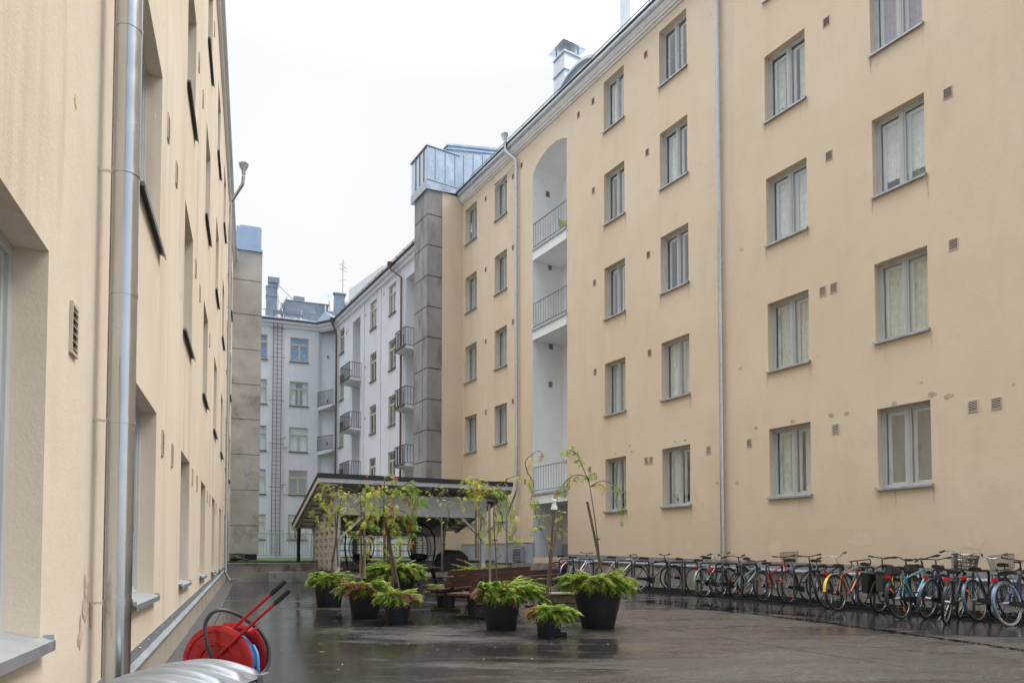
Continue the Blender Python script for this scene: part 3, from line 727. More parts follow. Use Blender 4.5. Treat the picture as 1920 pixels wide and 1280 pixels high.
# ================================================================== STAIR WING (grey shaft and metal penthouse)
BW = thing('stair_wing', 'grey concrete panel shaft with blue-grey metal hood at the peach block end', 'building', tuple(FW.pt(1, .7, .4)))
m = MB(); m.box(.0, 1.06, 0, 1.46, 0, 17.88, FW); obj('rendered_side', m, M_right, BW, world=True)
m = MB(); z = -.1
k = 0
for i in range(13):
    z1 = z + 1.40 if i < 12 else 18.0; j = .03
    z1 = min(z1, 17.92)
    m.box(1.062, 1.80, -.01, .45, z, z1 - j, FW)
    zz = z + .35
    m.box(1.30, 1.80, .47, 1.46, z if i else z, z1 - j, FW)
    z = z1
obj('concrete_panels', m, M_shaft, BW, world=True, bevel=.012)
m = MB(); m.box(1.07, 1.785, .005, 1.44, -.1, 17.9, FW); obj('joint_filler', m, M_black, BW, world=True)
m = MB()
m.prism([(-6.5, 17.95), (.3, 17.9), (.31, 17.95), (1.86, 17.80), (1.86, 19.75), (.5, 19.75), (-1.0, 20.2), (-6.5, 21.9)], FW, -.07, 1.7)
hood = obj('metal_hood', m, M_zinc, BW, world=True)
m = MB()
for u in [1.86, 1.45, .95, .45, .0, -.5, -1.0, -1.5, -2.0, -2.6, -3.2, -3.8, -4.5, -5.2]:
    zt = 19.75 if u > .4 else (19.75 + (.5 - u) * .3 if u > -1 else 20.2 + (-1 - u) * .309)
    m.box(u - .012, u + .012, -.105, -.072, 18.25 if u > .2 else 18.0, zt + .02, FW)
for q in (.3, .75, 1.2): m.box(1.862, 1.90, q - .012, q + .012, 18.2, 19.78, FW)
m.box(.31, 1.90, -.10, -.072, 18.22, 18.26, FW); m.box(.2, 1.92, -.12, 1.78, 19.76, 19.80, FW); m.box(1.862, 1.90, -.07, 1.7, 17.80, 18.2, FW)
obj('standing_seams', m, M_flash, hood, world=True)
m = MB(); m.hexa([FW.pt(.3, 1.0, 20.0), FW.pt(-4, 1.0, 20.4), FW.pt(-4, 2.2, 20.4), FW.pt(.3, 2.2, 20.0), FW.pt(.3, 1.0, 20.9), FW.pt(-4, 1.0, 21.9), FW.pt(-4, 2.2, 21.9), FW.pt(.3, 2.2, 20.9)])
for h in (.0, .18): m.hexa([FW.pt(.4, .9, 20.75 - h), FW.pt(-4, .9, 21.7 - h), FW.pt(-4, 2.3, 21.7 - h), FW.pt(.4, 2.3, 20.75 - h), FW.pt(.4, .9, 20.80 - h), FW.pt(-4, .9, 21.76 - h), FW.pt(-4, 2.3, 21.76 - h), FW.pt(.4, 2.3, 20.80 - h)])
obj('roof_lantern', m, M_zinc, hood, world=True)

# ================================================================== WHITE BUILDING
BB = thing('white_apartment_building', 'white rendered apartment block closing the far end, with brown railed balconies and a wall ladder', 'building', tuple(FF.pt(2, 1, 0)))
WE = 17.45
khaki = []
fops = []
for z in (2.4, 5.5, 8.5, 11.72, 14.82): fops.append((2.33, 3.6, z, z + 1.72, .10)); fops.append((-.25, .86, z, z + 1.72, .10)); fops.append((-3.4, -2.2, z, z + 1.72, .10))
A_ = FF.pt(4.25, 0, 0); B_ = FR.pt(47.5, 0, 0)
m = MB(); wall_sheet(m, FF, -14, 4.25, -1, WE, fops, .10)
rops = []
for z in (2.3, 5.45, 8.65, 11.85, 15.05):
    rops += [(45.85, 46.9, z, z + 1.72, .12), (39.7, 40.8, z, z + 1.72, .12), (36.6, 37.7, z, z + 1.72, .12)]
wall_sheet(m, FR, 29.9, 47.5, -1, WE, rops + [(42.6, 44.1, 3.0, 16.55, .9), (34.0, 35.2, 3.0, 16.4, .7)], .12)
m.face([FR.pt(42.6, .9, 3), FR.pt(44.1, .9, 3), FR.pt(44.1, .9, 16.55), FR.pt(42.6, .9, 16.55)]); m.face([FR.pt(34.0, .7, 3), FR.pt(35.2, .7, 3), FR.pt(35.2, .7, 16.4), FR.pt(34.0, .7, 16.4)])
# canted loggia between the two fronts, its back wall set in
cd = (B_ - A_).normalized(); cn = Vector((-cd.y, cd.x, 0));
FC = Frame(A_[:2], cd[:2], cn[:2]); CL = (B_ - A_).length
m.face([FC.pt(0, 0, -1), FC.pt(0.02, 1.1, -1), FC.pt(0.02, 1.1, WE), FC.pt(0, 0, WE)]); m.face([FC.pt(CL, 0, -1), FC.pt(CL, 1.1, -1), FC.pt(CL, 1.1, WE), FC.pt(CL, 0, WE)])
m.face([FC.pt(0, .35, -1), FC.pt(CL, .9, -1), FC.pt(CL, .9, WE), FC.pt(0, .35, WE)])
m.face([FC.pt(0, 0, WE - .001), FC.pt(CL, 0, WE - .001), FC.pt(CL, 1.1, WE - .001), FC.pt(0, 1.1, WE - .001)])
# pilaster strips between the bays
for u in (38.9, 41.8): m.box(u, u + .25, -.04, -.001, 0, WE - .15, FR)
for u in (1.95, 3.95): m.box(u, u + .03, -.02, -.001, 0, WE - .15, FF)
obj('wall', m, M_white, BB, world=True)
m = MB(); m.box(-14, 4.1, .9, 1.0, -1, WE - .3, FF); m.box(36, 42.5, .95, 1.05, -1, WE - .3, FR); m.box(44.2, 47.3, .95, 1.05, -1, WE - .3, FR); obj('room_interior', m, M_room, BB, world=True)
m = MB(); m.box(-14, 4.2, 1.5, 9, -1, WE, FF); m.box(30.2, 50, 1.5, 8, -1, WE, FR); obj('rear_volume', m, M_white, BB, world=True)
wc = [('w', 0), None, ('w', .0), ('wh', 0), ('u', 0)]
for i, (a, b, c, d, _) in enumerate(fops):
    zi = i // 3; cu = [('wh', 0), None, ('w', 0), ('wh', 0), ('u', 0)][zi] if i % 3 == 0 else wc[(i * 2) % 4]
    if i == 13: cu = ('u', 0)
    window(BB, FF, a, b, c, d, .04, 'khaki', cu, sillmat=M_brownmetal)
for i, (a, b, c, d, _) in enumerate(rops): window(BB, FR, a, b, c, d, .06, 'khaki', wc[(i * 3) % 5 if i % 5 else 1], sillmat=M_brownmetal)
m = MB(); prof = lambda z: [(.15, z - .35), (-.03, z - .35), (-.03, z - .28), (-.10, z - .27), (-.12, z - .12), (-.26, z - .05), (-.26, z + .12), (.15, z + .12)]
for fr, a, b in ((FF, -14, 4.45), (FR, 29.9, 47.3), (FC, -.05, CL + .05)): prof_run(m, fr, a, b, prof(WE))
obj('cornice', m, M_whitep, BB, world=True)
m = MB()
for fr, a, b in ((FF, -14, 4.4), (FR, 29.9, 47.4), (FC, 0, CL)): prof_run(m, fr, a, b, [(-.1, WE + .125), (-.36, WE + .125), (-.38, WE + .2), (-.1, WE + .24)])
obj('gutter', m, M_brownmetal, BB, world=True)
m = MB(); seam_roof(m, FF, -14, 4.9, -.3, WE + .27, 7, WE + 3.0, .7); seam_roof(m, FR, 29.9, 50, -.3, WE + .275, 5, WE + 1.6, .7); m.prism([(0, WE + .26), (CL, WE + .26), (CL / 2, WE + .9)], FC, -.3, 3)
wroof = obj('roof', m, M_zinc, BB, world=True)
m = MB()
def rail3(fr, a, b, q, z, h, st=1.1):
    n = int((b - a) / st)
    for i in range(n + 1):
        u = a + (b - a) * i / n; m.bar(fr.pt(u, q, z), fr.pt(u, q, z + h), .025, .025)
        if i < n: m.bar(fr.pt(u, q, z + h), fr.pt(u + (b - a) / n * .5, q, z), .02, .02)
    m.bar(fr.pt(a, q, z + h), fr.pt(b, q, z + h), .03, .03); m.bar(fr.pt(a, q, z + .05), fr.pt(b, q, z + .05), .02, .02)
rail3(FF, -3, 4.4, .1, WE + .35, .55); rail3(FR, 30, 47, .1, WE + .33, .5)
obj('snow_rail', m, M_rail, wroof, world=True)
m = MB(); m.hexa([FR.pt(40, .5, WE + .5), FR.pt(46.5, .5, WE + .5), FR.pt(46.5, 3, WE + .5), FR.pt(40, 3, WE + .5), FR.pt(40, .5, 19.0), FR.pt(46.5, .5, 19.6), FR.pt(46.5, 3, 20.2), FR.pt(40, 3, 19.6)])
obj('dormer', m, M_whitep, wroof, world=True, label='white rendered attic dormer with a sloping top')
chimney(wroof, FF, .75, 2, .75, .8, 17.9, 20.7, cap=False, mt=M_vents)
m = MB(); m.box(.85, 1.65, 1.9, 2.9, 20.95, 21.35, FF); m.box(.92, 1.55, 2.0, 2.8, 20.7, 20.95, FF); obj('chimney_hood', m, M_vents, wroof, world=True)
m = MB(); m.box(2.1, 5.2, 3.0, 5.5, 18.2, 20.15, FF); m.box(1.8, 2.1, 3.1, 5.0, 18.3, 19.95, FF); m.box(2.05, 5.25, 2.95, 5.55, 20.152, 20.21, FF); m.box(2.7, 3.5, 3.4, 4.2, 20.25, 20.7, FF); m.box(2.8, 3.4, 3.5, 4.1, 20.21, 20.25, FF)
obj('plant_room', m, M_vents, wroof, world=True, label='grey sheet-metal plant room with a small roof vent')
m = MB(); m.box(5.6, 6.35, 2.6, 3.3, 18.0, 20.95, FF); m.box(5.5, 6.45, 2.5, 3.4, 20.952, 21.05, FF); m.box(5.2, 5.65, 2.6, 3.6, 18.0, 19.6, FF); obj('chimney', m, M_vents, wroof, world=True)
m = MB(); m.box(6.4, 6.95, 2.6, 3.0, 19.9, 20.5, FF); m.box(6.5, 6.85, 2.598, 2.60, 20.0, 20.4, FF); obj('ac_unit', m, M_whitep, wroof, world=True)
m = MB(); c = FF.pt(5.15, 2.4, 20.55); fw = Vector((-dL[0], -dL[1], .35)).normalized()
m.tube([c + fw * 0, c + fw * .02, c + fw * .05, c + fw * .09], [.05, .22, .32, .38], 20); m.bar(c, c + Vector((.1, .2, -1.2)), .04, .04); m.bar(c + fw * .1, c + fw * .4, .02, .02)
obj('satellite_dish', m, M_flash, wroof, world=True, smooth=True)
m = MB(); b0 = FF.pt(6.3, 3.4, 0); m.bar(b0 + Vector((0, 0, 18.2)), b0 + Vector((0, 0, 24.0)), .035, .035)
for i, z in enumerate((22.4, 23.3, 23.7)): L = .30 - .04 * i; m.bar(b0 + Vector((-L, .1, z)), b0 + Vector((L, -.1, z)), .014, .014)
for z in (23.2, 23.5): m.bar(b0 + Vector((-.2, -.3, z)), b0 + Vector((.2, .5, z)), .02, .02)
obj('antenna', m, M_rail, wroof, world=True)
m = MB()
for (u, z) in ((3.2, 18.9), (4.1, 18.9), (4.9, 19.5)): m.lathe([(.07, -.5), (.07, .3), (.09, .3), (.09, .35)], FF.pt(u, 2.2, z), 10)
obj('roof_pipes', m, M_zincpale, wroof, world=True, smooth=True)
m = MB(); m.prism([(3.5, 18.1), (5.0, 18.1), (4.65, 18.75), (3.85, 18.75)], FF, .9, 2.2); obj('roof_hatch', m, M_vents, wroof, world=True)
m = MB(); m.bar(FF.pt(1.6, 2.2, 20.9), FF.pt(2.7, 3.2, 20.3), .03, .03); m.bar(FF.pt(1.5, 1.9, 20.3), FF.pt(1.95, 1.0, 18.2), .05, .05); m.bar(FF.pt(2.2, 1.9, 20.0), FF.pt(1.5, 1.0, 18.4), .05, .05); m.bar(FF.pt(1.2, .9, 18.5), FF.pt(3.2, .9, 18.4), .05, .2)
obj('roof_walkway', m, M_rail, wroof, world=True)
# ladder
m = MB()
for u in (1.24, 1.79): m.tube([FF.pt(u, -.14, 1.3), FF.pt(u, -.14, 18.0), FF.pt(u, -.05, 18.3), FF.pt(u, .15, 18.35), FF.pt(u, .3, 18.1)], .024, 6)
for i in range(56): m.bar(FF.pt(1.24, -.14, 1.5 + i * .3), FF.pt(1.79, -.14, 1.5 + i * .3), .02, .02)
for z in (3, 6, 9, 12, 15, 17): m.bar(FF.pt(1.0, -.14, z), FF.pt(2.0, -.14, z), .02, .03)
lad = obj('ladder', m, M_brownmetal, BB, world=True)
m = MB(); m.tube([FF.pt(1.5, -.17, 1.3), FF.pt(1.5, -.17, 19.0)], .028, 8); obj('riser_pipe', m, M_rail, lad, world=True)
for z in (9.05, 5.8):
    m = MB(); m.box(2.02, 2.18, -.12, -.02, z - .28, z + .28, FF); l_ = obj('wall_lamp', m, M_whitep, BB, world=True, bevel=.03)
    m = MB(); m.tube([FF.pt(1.8, -.05, z + .35), FF.pt(2.1, -.05, z + .42), FF.pt(2.1, -.05, z + .28)], .02, 6); obj('lamp_cable', m, M_rail, l_, world=True)
m = MB(); m.tube([FC.pt(CL, -.5, WE + .2), FC.pt(CL, -.45, WE - .1), FR.pt(47.1, -.15, WE - .9), FR.pt(47.1, -.15, 1)], .07, 10); m.lathe([(.07, -.3), (.16, -.1), (.16, .05)], FC.pt(CL, -.5, WE + .2), 12); obj('downpipe', m, M_brownmetal, BB, world=True, smooth=True)
m = MB(); m.tube([FR.pt(36.3, -.5, WE + .1), FR.pt(36.3, -.5, WE - .2), FR.pt(35.5, -.15, WE - .9), FR.pt(35.5, -.15, 1)], .06, 10); m.lathe([(.06, -.3), (.16, -.1), (.16, .05)], FR.pt(36.3, -.5, WE + .1), 12); obj('downpipe', m, M_brownmetal, BB, world=True, smooth=True)
def wbalc(fr, a, b, q, z, hook=True):
    m = MB(); m.hexa([fr.pt(a, -q, z - .09), fr.pt(b, -q, z - .09), fr.pt(b, .5, z - .16), fr.pt(a, .5, z - .16), fr.pt(a, -q, z), fr.pt(b, -q, z), fr.pt(b, .5, z), fr.pt(a, .5, z)])
    s = obj('balcony', m, M_white, BB, world=True)
    m = MB(); railing(m, [(a, .0), (a, -q + .02), (b, -q + .02), (b, 0)], z + .08, z + 1.02, .026, .14, fr)
    m.box(a - .02, b + .02, -q - .03, -q - .001, z - .06, z + .03, fr)
    obj('railing', m, M_railb, s, world=True)
for z in (2.9, 6.2, 9.3, 12.45): wbalc(FR, 42.4, 44.3, .75, z)
for z in (2.9, 6.1, 9.2, 12.35): wbalc(FR, 34.1, 35.5, .5, z)
for z in (2.5, 5.55, 8.6, 11.75):
    m = MB(); m.hexa([FC.pt(0, 0, z - .25), FC.pt(CL, -.35, z - .1), FC.pt(CL, .9, z - .1), FC.pt(0, .4, z - .25), FC.pt(0, 0, z), FC.pt(CL, -.35, z), FC.pt(CL, .9, z), FC.pt(0, .4, z)]); s = obj('balcony', m, M_white, BB, world=True)
    m = MB(); railing(m, [(0, -.02), (CL, -.33)], z + .08, z + 1.02, .026, .13, FC); obj('railing', m, M_railb, s, world=True)
for (u, z) in ((42.0, 16.2), (41.6, 16.3), (42.0, 12.9), (41.6, 13.0), (42.0, 9.7), (41.6, 9.8), (42.0, 6.5), (38.5, 16.6), (45.4, 16.2), (45.1, 16.3)): vent(BB, FR, u, z, .12, .2, frame=False)
for z in (15.4, 12.2, 9.2, 6.1): vent(BB, Off(FC, .42), .5, z, .14, .18, frame=False)

# ================================================================== LEFT BUILDING
BL = thing('apartment_building', 'pale cream rendered apartment block running close along the left edge, with deep window reveals', 'building', tuple(FL.pt(14, 3, .2)))
lops = []
LW = []
for kx in range(-1, 8):
    fu = 3.50 + 3.67 * kx
    for j in range(4):
        z = .90 + 3.18 * j
        if fu - 1.3 > 28.5: continue
        LW.append((fu - 1.28, fu, z, z + 1.68)); lops.append((fu - 1.28, fu, z, z + 1.68, .16))
m = MB(); wall_sheet(m, FL, -6, 30.0, .45, 12.95, lops, .21)
obj('wall', m, M_left, BL, world=True)
m = MB(); m.box(-6, 30, .9, 1.0, 0, 12.7, FL); obj('room_interior', m, M_room, BL, world=True)
m = MB(); m.box(-6, 30, 8.5, 8.8, -1, 12.9, FL); m.box(-6, -5.7, .01, 8.5, -1, 12.9, FL); m.box(29.7, 30, .01, 8.5, -1, 12.9, FL); m.box(-6, 30, .3, 8.5, 12.6, 12.9, FL); obj('rear_wall', m, M_left, BL, world=True)
for i, (a, b, c, d) in enumerate(LW): window(BL, FL, a, b, c, d, .13, 'grey', [('w', 0), ('wh', 0), None][i % 3], sillmat=M_flash if c < 1 else M_gutter)
m = MB()
def lcap(u): return .285 + .0205 * u
US = [-6, 0, 6, 12, 18, 24, 30]
for i in range(6):
    a, b = US[i], US[i + 1]; za, zb = lcap(a), lcap(b)
    m.hexa([FL.pt(a, -.02, -1), FL.pt(b, -.02, -1), FL.pt(b, .2, -1), FL.pt(a, .2, -1), FL.pt(a, -.02, za), FL.pt(b, -.02, zb), FL.pt(b, .2, zb), FL.pt(a, .2, za)])
obj('plinth', m, mat('plinth_left', (.42, .37, .31), .9, var=.15, vscale=1.5, bump=.5, bscale=50, dirt=((.25, .21, .17), 1.5, .5, .5)), BL, world=True)
m = MB()
for i in range(6):
    a, b = US[i], US[i + 1]; za, zb = lcap(a), lcap(b)
    m.hexa([FL.pt(a, -.05, za + .002), FL.pt(b, -.05, zb + .002), FL.pt(b, .0, zb + .02), FL.pt(a, .0, za + .02), FL.pt(a, -.05, za + .02), FL.pt(b, -.05, zb + .02), FL.pt(b, .0, zb + .05), FL.pt(a, .0, za + .05)])
    m.hexa([FL.pt(a, -.008, za + .05), FL.pt(b, -.008, zb + .05), FL.pt(b, -.002, zb + .05), FL.pt(a, -.002, za + .05), FL.pt(a, -.008, za + .145), FL.pt(b, -.008, zb + .145), FL.pt(b, -.002, zb + .145), FL.pt(a, -.002, za + .145)])
for i in range(60):
    u = .3 + i * .5; m.lathe([(.009, -.003), (.006, 0)], FL.pt(u, -.012, lcap(u) + .12), 6)
obj('plinth_flashing', m, M_flash, BL, world=True)
m = MB(); prof_run(m, FL, -6, 30, [(.2, 12.95), (-.03, 12.95), (-.03, 13.02), (-.06, 13.03), (-.09, 13.12), (.2, 13.12)]); obj('cornice', m, M_cornice, BL, world=True)
m = MB(); prof_run(m, FL, -6, 30, [(-.02, 13.125), (-.12, 13.125), (-.155, 13.17), (-.16, 13.24), (-.13, 13.27), (-.02, 13.29)]); obj('gutter', m, M_zincpale, BL, world=True)
m = MB(); seam_roof(m, FL, -6, 30, -.15, 13.34, 4.3, 14.9); seam_roof(m, FL, -6, 30, 9, 13.34, 4.3, 14.9); obj('roof', m, M_zinc, BL, world=True)
for (u, z) in [(3.94, 2.37), (7.62, 2.37), (8.5, 2.37), (11.29, 2.42), (12.2, 2.42), (15.0, 2.42), (15.9, 2.42), (18.6, 2.42), (7.64, 5.55), (8.46, 5.5), (11.3, 5.55), (12.2, 5.5), (15, 5.55), (7.64, 8.7), (11.3, 8.7), (12.2, 8.7), (11.3, 11.9), (15, 11.9)]: vent(BL, FL, u, z, .10, .22)
# expansion joint beside the near downpipe
m = MB(); m.box(4.82, 4.868, -.005, .0, .5, 12.9, FL); obj('expansion_joint', m, mat('joint_mastic', (.16, .12, .10), .9, var=.4, vscale=3), BL, world=True)
# plaster blisters and a rubbed patch by the near window
m = MB()
for (u, z, s, kx) in [(4.36, 1.02, .16, 0), (4.5, .92, .1, 0), (4.25, .85, .1, 0), (5.9, 3.35, .05, 0), (4.7, 5.3, .05, 0), (3.9, 3.5, .05, 1), (6.7, 5.1, .06, 0), (9.2, 4.4, .06, 0)]:
    m = MB(); n = 18; P = []
    for i in range(n):
        a = 2 * math.pi * i / n; r = s * (.7 + .7 * noise.noise(Vector((math.cos(a) * 1.6 + u * 3, math.sin(a) * 1.6 + z, 0)))); P.append(FL.pt(u + r * .6 * math.cos(a), -.002 - .0003 * len(P) % .001, z + r * math.sin(a)))
    m.face(P); obj('plaster_patch', m, [mat('patch_rubbed', (.58, .46, .36), .9, var=.3, vscale=25, bump=.8, bscale=90), mat('patch_ochre2', (.66, .52, .32), .9, var=.2, vscale=12)][kx], BL, world=True)
downpipe(BL, FL, [(4.46, -.14, 13.1), (4.46, -.14, .2)], .068, M_pipe, None, (1.0, 2.02, 3.45, 6.0, 9.0, 12.0), seams=(1.42, 2.75, 4.3, 7.3, 10.2))
downpipe(BL, FL, [(22.8, -.46, 13.0), (22.8, -.44, 12.75), (23.2, -.10, 12.3), (23.2, -.10, .75), (23.15, -.24, .5)], .05, M_pipe, (22.8, -.46, 13.25), (11, 9, 7, 5, 3, 1.3), seams=(10, 8, 6, 4, 2))
m = MB(); c = FL.pt(23.2, -.34, .5); m.box(c.x - .1, c.x + .1, c.y - .06, c.y + .06, c.z - .07, c.z + .07); obj('drain_box', m, M_flash, BL, world=True, bevel=.01)
# grey shaft at the far end of it
BS = thing('ventilation_shaft', 'tall brownish concrete panel shaft with metal hood, ending the cream block', 'shaft', tuple(FL.pt(30.6, -.3, 1.9)))
FS = Frame((dL[0] * 30, dL[1] * 30), nLr, dL)
m = MB(); zs_ = [1.37, 2.49, 3.92, 5.35, 6.78, 8.2, 9.62, 11.05, 12.45, 13.68]
for i in range(9): m.box(-.90, .26, 0, 1.4, zs_[i], zs_[i + 1] - .016, FS)
m.box(-.9, -.3, .3, 1.4, .8, 1.36, FS)
obj('concrete_panels', m, M_shaftL, BS, world=True, bevel=.01)
m = MB(); m.box(-.88, .245, .012, 1.38, 1.39, 13.6, FS); obj('joint_filler', m, M_black, BS, world=True)
m = MB(); m.box(-.74, .22, -.04, 1.5, 13.68, 14.62, FS); m.box(-.78, .27, -.07, 1.5, 13.66, 13.74, FS); m.box(-.95, -.75, .2, .5, 13.0, 14.5, FS); m.box(-.6, .20, .0, 1.4, 14.622, 14.70, FS); obj('metal_hood', m, M_zinc, BS, world=True)
m = MB(); m.box(-.30, -.12, -.012, -.001, 4.55, 4.78, FS); obj('cover_plate', m, M_flash, BS, world=True)
m = MB(); m.box(-.28, .2, .12, 1.2, .95, 1.35, FS); obj('recess_shade', m, M_black, BS, world=True)  # black block stands in for the shade in the gap under the shaft
# ================================================================== terrace, fence
m = MB()
m.box(-.80, 2.1, 25.8, 26.05, -.2, 1.0, Frame((0, 0), nLr, dL)); m.box(2.1, 16, 27.6, 27.85, -.2, 1.0, Frame((0, 0), nLr, dL))
FT = Frame((0, 0), nLr, dL)
# FT.pt(u = right along the facing wall, q = depth)
m = MB(); m.box(-.82, 2.2, 25.8, 26.1, -.3, 1.0, FT); m.box(2.2, 16, 27.7, 28.0, -.3, 1.0, FT); m.box(2.2, 2.45, 26.1, 27.7, -.3, 1.0, FT)
struct('terrace_wall', m, M_terr)
m = MB(); m.box(-.82, 2.3, 25.74, 26.12, 1.001, 1.03, FT); struct('terrace_coping', m, M_flash)
gm = MB()
def gq(u0, u1, q0, q1, z0, z1): gm.face([FT.pt(u0, q0, z0), FT.pt(u1, q0, z0), FT.pt(u1, q1, z1), FT.pt(u0, q1, z1)])
gq(-.86, 2.2, 25.9, 38, 1.045, 1.19); gq(2.2, 20, 27.8, 38, 1.07, 1.19); gq(-3, 25, 38, 51, 1.19, 1.0)
# short turf blades along the front edge
for i in range(2600):
    u = rnd.uniform(-.8, 2.2); q = 25.82 + rnd.random() ** 2 * 1.5; p = FT.pt(u, q, 1.04 + (q - 25.9) * .012); a = rnd.uniform(0, 3.1); d = Vector((math.cos(a), math.sin(a), 0)) * .012; t = Vector((rnd.uniform(-.02, .02), rnd.uniform(-.03, .02), rnd.uniform(.02, .05)))
    gm.face([p - d, p + d, p + t])
o = obj('lawn', gm, M_grass); o['kind'] = 'structure'
for i in range(2):     # granite blocks
    m = MB(); m.box(.55 + i * 1.35, .55 + i * 1.35 + 1.33, 25.15, 25.55, .36, .72, FT)
    o = obj('granite_block', m, M_granite, bevel=.015); tag(o, ['left speckled granite block lying at the foot of the terrace wall', 'right speckled granite block at the terrace wall, beside the dark gazebo corner post'][i], 'stone block')
# fence
fn = thing('metal_fence', 'grey steel bar fence on the turf in front of the white building', 'fence', tuple(FT.pt(2, 36, 1.15)))
m = MB()
for z in (1.28, 2.36): m.bar(FT.pt(-.5, 36, z), FT.pt(11, 36, z), .03, .04)
obj('rail', m, M_flash, fn, world=True)
m = MB()
for i in range(88): u = -.5 + i * .13; m.bar(FT.pt(u, 36, 1.28), FT.pt(u, 36, 2.36), .024, .024)
obj('bars', m, M_flash, fn, world=True)
for i in range(8):
    m = MB(); m.bar(FT.pt(-.5 + i * 1.64, 36, 1.12), FT.pt(-.5 + i * 1.64, 36, 2.40), .045, .045); obj('post', m, M_flash, fn, world=True)
# black tool lying on the turf by the shaft
t = thing('hand_blower', 'black hand-held garden blower lying on the turf below the brown shaft', 'garden tool', tuple(at(444, 1047, 24.9)))
o_ = at(444, 1047, 24.9); o_.z = 1.06
m = MB(); m.tube([o_ + Vector((-.22, 0, .09)), o_ + Vector((-.05, 0, .12)), o_ + Vector((.12, 0, .10))], [.06, .10, .05], 10); obj('motor_housing', m, M_black, t, world=True, smooth=True)
m = MB(); m.tube([o_ + Vector((.10, 0, .10)), o_ + Vector((.4, 0, .06)), o_ + Vector((.42, 0, .12))], [.04, .025, .03], 8); obj('nozzle', m, M_black, t, world=True, smooth=True)

# ================================================================== gazebo
GA = R_(-25); gf = (math.cos(GA), -math.sin(GA)); gs = (math.sin(GA), math.cos(GA)); GZ = .74
FG = Frame((-5.5, 22.0), gf, gs)      # u along the front, q towards the back
GWD, GDP = 4.95, 4.1
GB = thing('gazebo', 'grey timber gazebo with a dark felt roof and a lattice left side', 'gazebo', (-5.5, 22.0, GZ))
m = MB(); m.box(-.25, GWD + .35, -.35, GDP + .2, .1, GZ - .02, FG); obj('platform', m, M_terr, GB, world=True)
m = MB()
for i in range(16): m.box(-.2 + i * .34, .12 + i * .34, -.3, GDP + .1, GZ - .018, GZ + .004, FG)
obj('decking', m, M_darkwood, GB, world=True)
zf, zb = 3.40, 2.46      # underside of the roof at the front and back post lines
def rz_(q): return zf + (zb - zf) * q / GDP
for (u, q, w_) in ((0, 0, .15), (GWD, 0, .15), (0, GDP, .14), (GWD, GDP, .14), (1.45, GDP, .14), (2.75, GDP, .14), (3.75, GDP, .14)):
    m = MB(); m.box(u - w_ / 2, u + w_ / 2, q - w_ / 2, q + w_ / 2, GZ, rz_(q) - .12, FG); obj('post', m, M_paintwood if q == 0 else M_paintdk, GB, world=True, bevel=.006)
m = MB(); m.box(-.10, GWD + .10, -.115, -.077, 2.56, 3.24, FG); obj('front_beam', m, M_paintwood, GB, world=True)
m = MB(); m.box(-.1, GWD + .1, GDP - .06, GDP + .06, 2.02, 2.30, FG); obj('rear_beam', m, M_paintdk, GB, world=True)
for (s, u0) in ((1, .02), (-1, GWD - .02)):
    m = MB(); m.bar(FG.pt(u0, -.09, 1.80), FG.pt(u0 + s * .85, -.09, 2.60), .06, .14, (-gs[0], -gs[1], 0)); obj('brace', m, M_paintwood, GB, world=True)
m = MB()
for i in range(12):
    u = -.62 + i * .575; m.hexa([FG.pt(u, -.62, rz_(-.62) - .13), FG.pt(u + .06, -.62, rz_(-.62) - .13), FG.pt(u + .06, GDP + .6, rz_(GDP + .6) - .13), FG.pt(u, GDP + .6, rz_(GDP + .6) - .13), FG.pt(u, -.62, rz_(-.62) + .02), FG.pt(u + .06, -.62, rz_(-.62) + .02), FG.pt(u + .06, GDP + .6, rz_(GDP + .6) + .02), FG.pt(u, GDP + .6, rz_(GDP + .6) + .02)])
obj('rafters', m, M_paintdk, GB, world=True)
for ua, ub in ((-.64, -.08), (GWD + .08, GWD + .74)):
    m = MB()
    for i in range(11): q = -.5 + i * .5; z = rz_(q); m.box(ua, ub, q, q + .05, z - .09, z - .0, FG)
    obj('verge_noggings', m, M_paintbeige, GB, world=True)
U0, U1, Q0, Q1 = -.72, GWD + .78, -.72, GDP + .75
def slab(m, u0, u1, q0, q1, dz0, dz1):
    m.hexa([FG.pt(u0, q0, rz_(q0) + dz0), FG.pt(u1, q0, rz_(q0) + dz0), FG.pt(u1, q1, rz_(q1) + dz0), FG.pt(u0, q1, rz_(q1) + dz0), FG.pt(u0, q0, rz_(q0) + dz1), FG.pt(u1, q0, rz_(q0) + dz1), FG.pt(u1, q1, rz_(q1) + dz1), FG.pt(u0, q1, rz_(q1) + dz1)])
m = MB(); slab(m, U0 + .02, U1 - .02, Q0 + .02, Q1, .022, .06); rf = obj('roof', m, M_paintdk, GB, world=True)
m = MB(); slab(m, U0 - .03, U1 + .03, Q0 - .04, Q1 + .05, .062, .20); obj('roof_felt', m, M_felt, rf, world=True)
m = MB(); m.box(U0 - .01, U1 + .01, Q0 - .02, Q0 + .018, rz_(Q0) - .07, rz_(Q0) + .06, FG); obj('fascia', m, M_paintwood, rf, world=True)
m = MB(); slab(m, U0 - .02, U0 + .02, Q0 + .02, Q1, -.08, .058); obj('verge_board', m, M_paintbeige, rf, world=True)
m = MB(); slab(m, U1 - .02, U1 + .02, Q0 + .02, Q1, -.08, .058); obj('verge_board', m, M_paintwood, rf, world=True)
m = MB()      # lattice side: broad uprights with short ledges between
n = 5
for i in range(n): q = .12 + i * .93; m.box(-.05, .03, q, min(q + .34, GDP + .1), GZ + .05, rz_(q) - .22, FG)
for j in range(9):
    z = GZ + .15 + j * .24
    for i in range(n - 1): q = .12 + i * .93 + .34; m.box(-.045, .02, q + .002, q + .588, z, z + .11, FG)
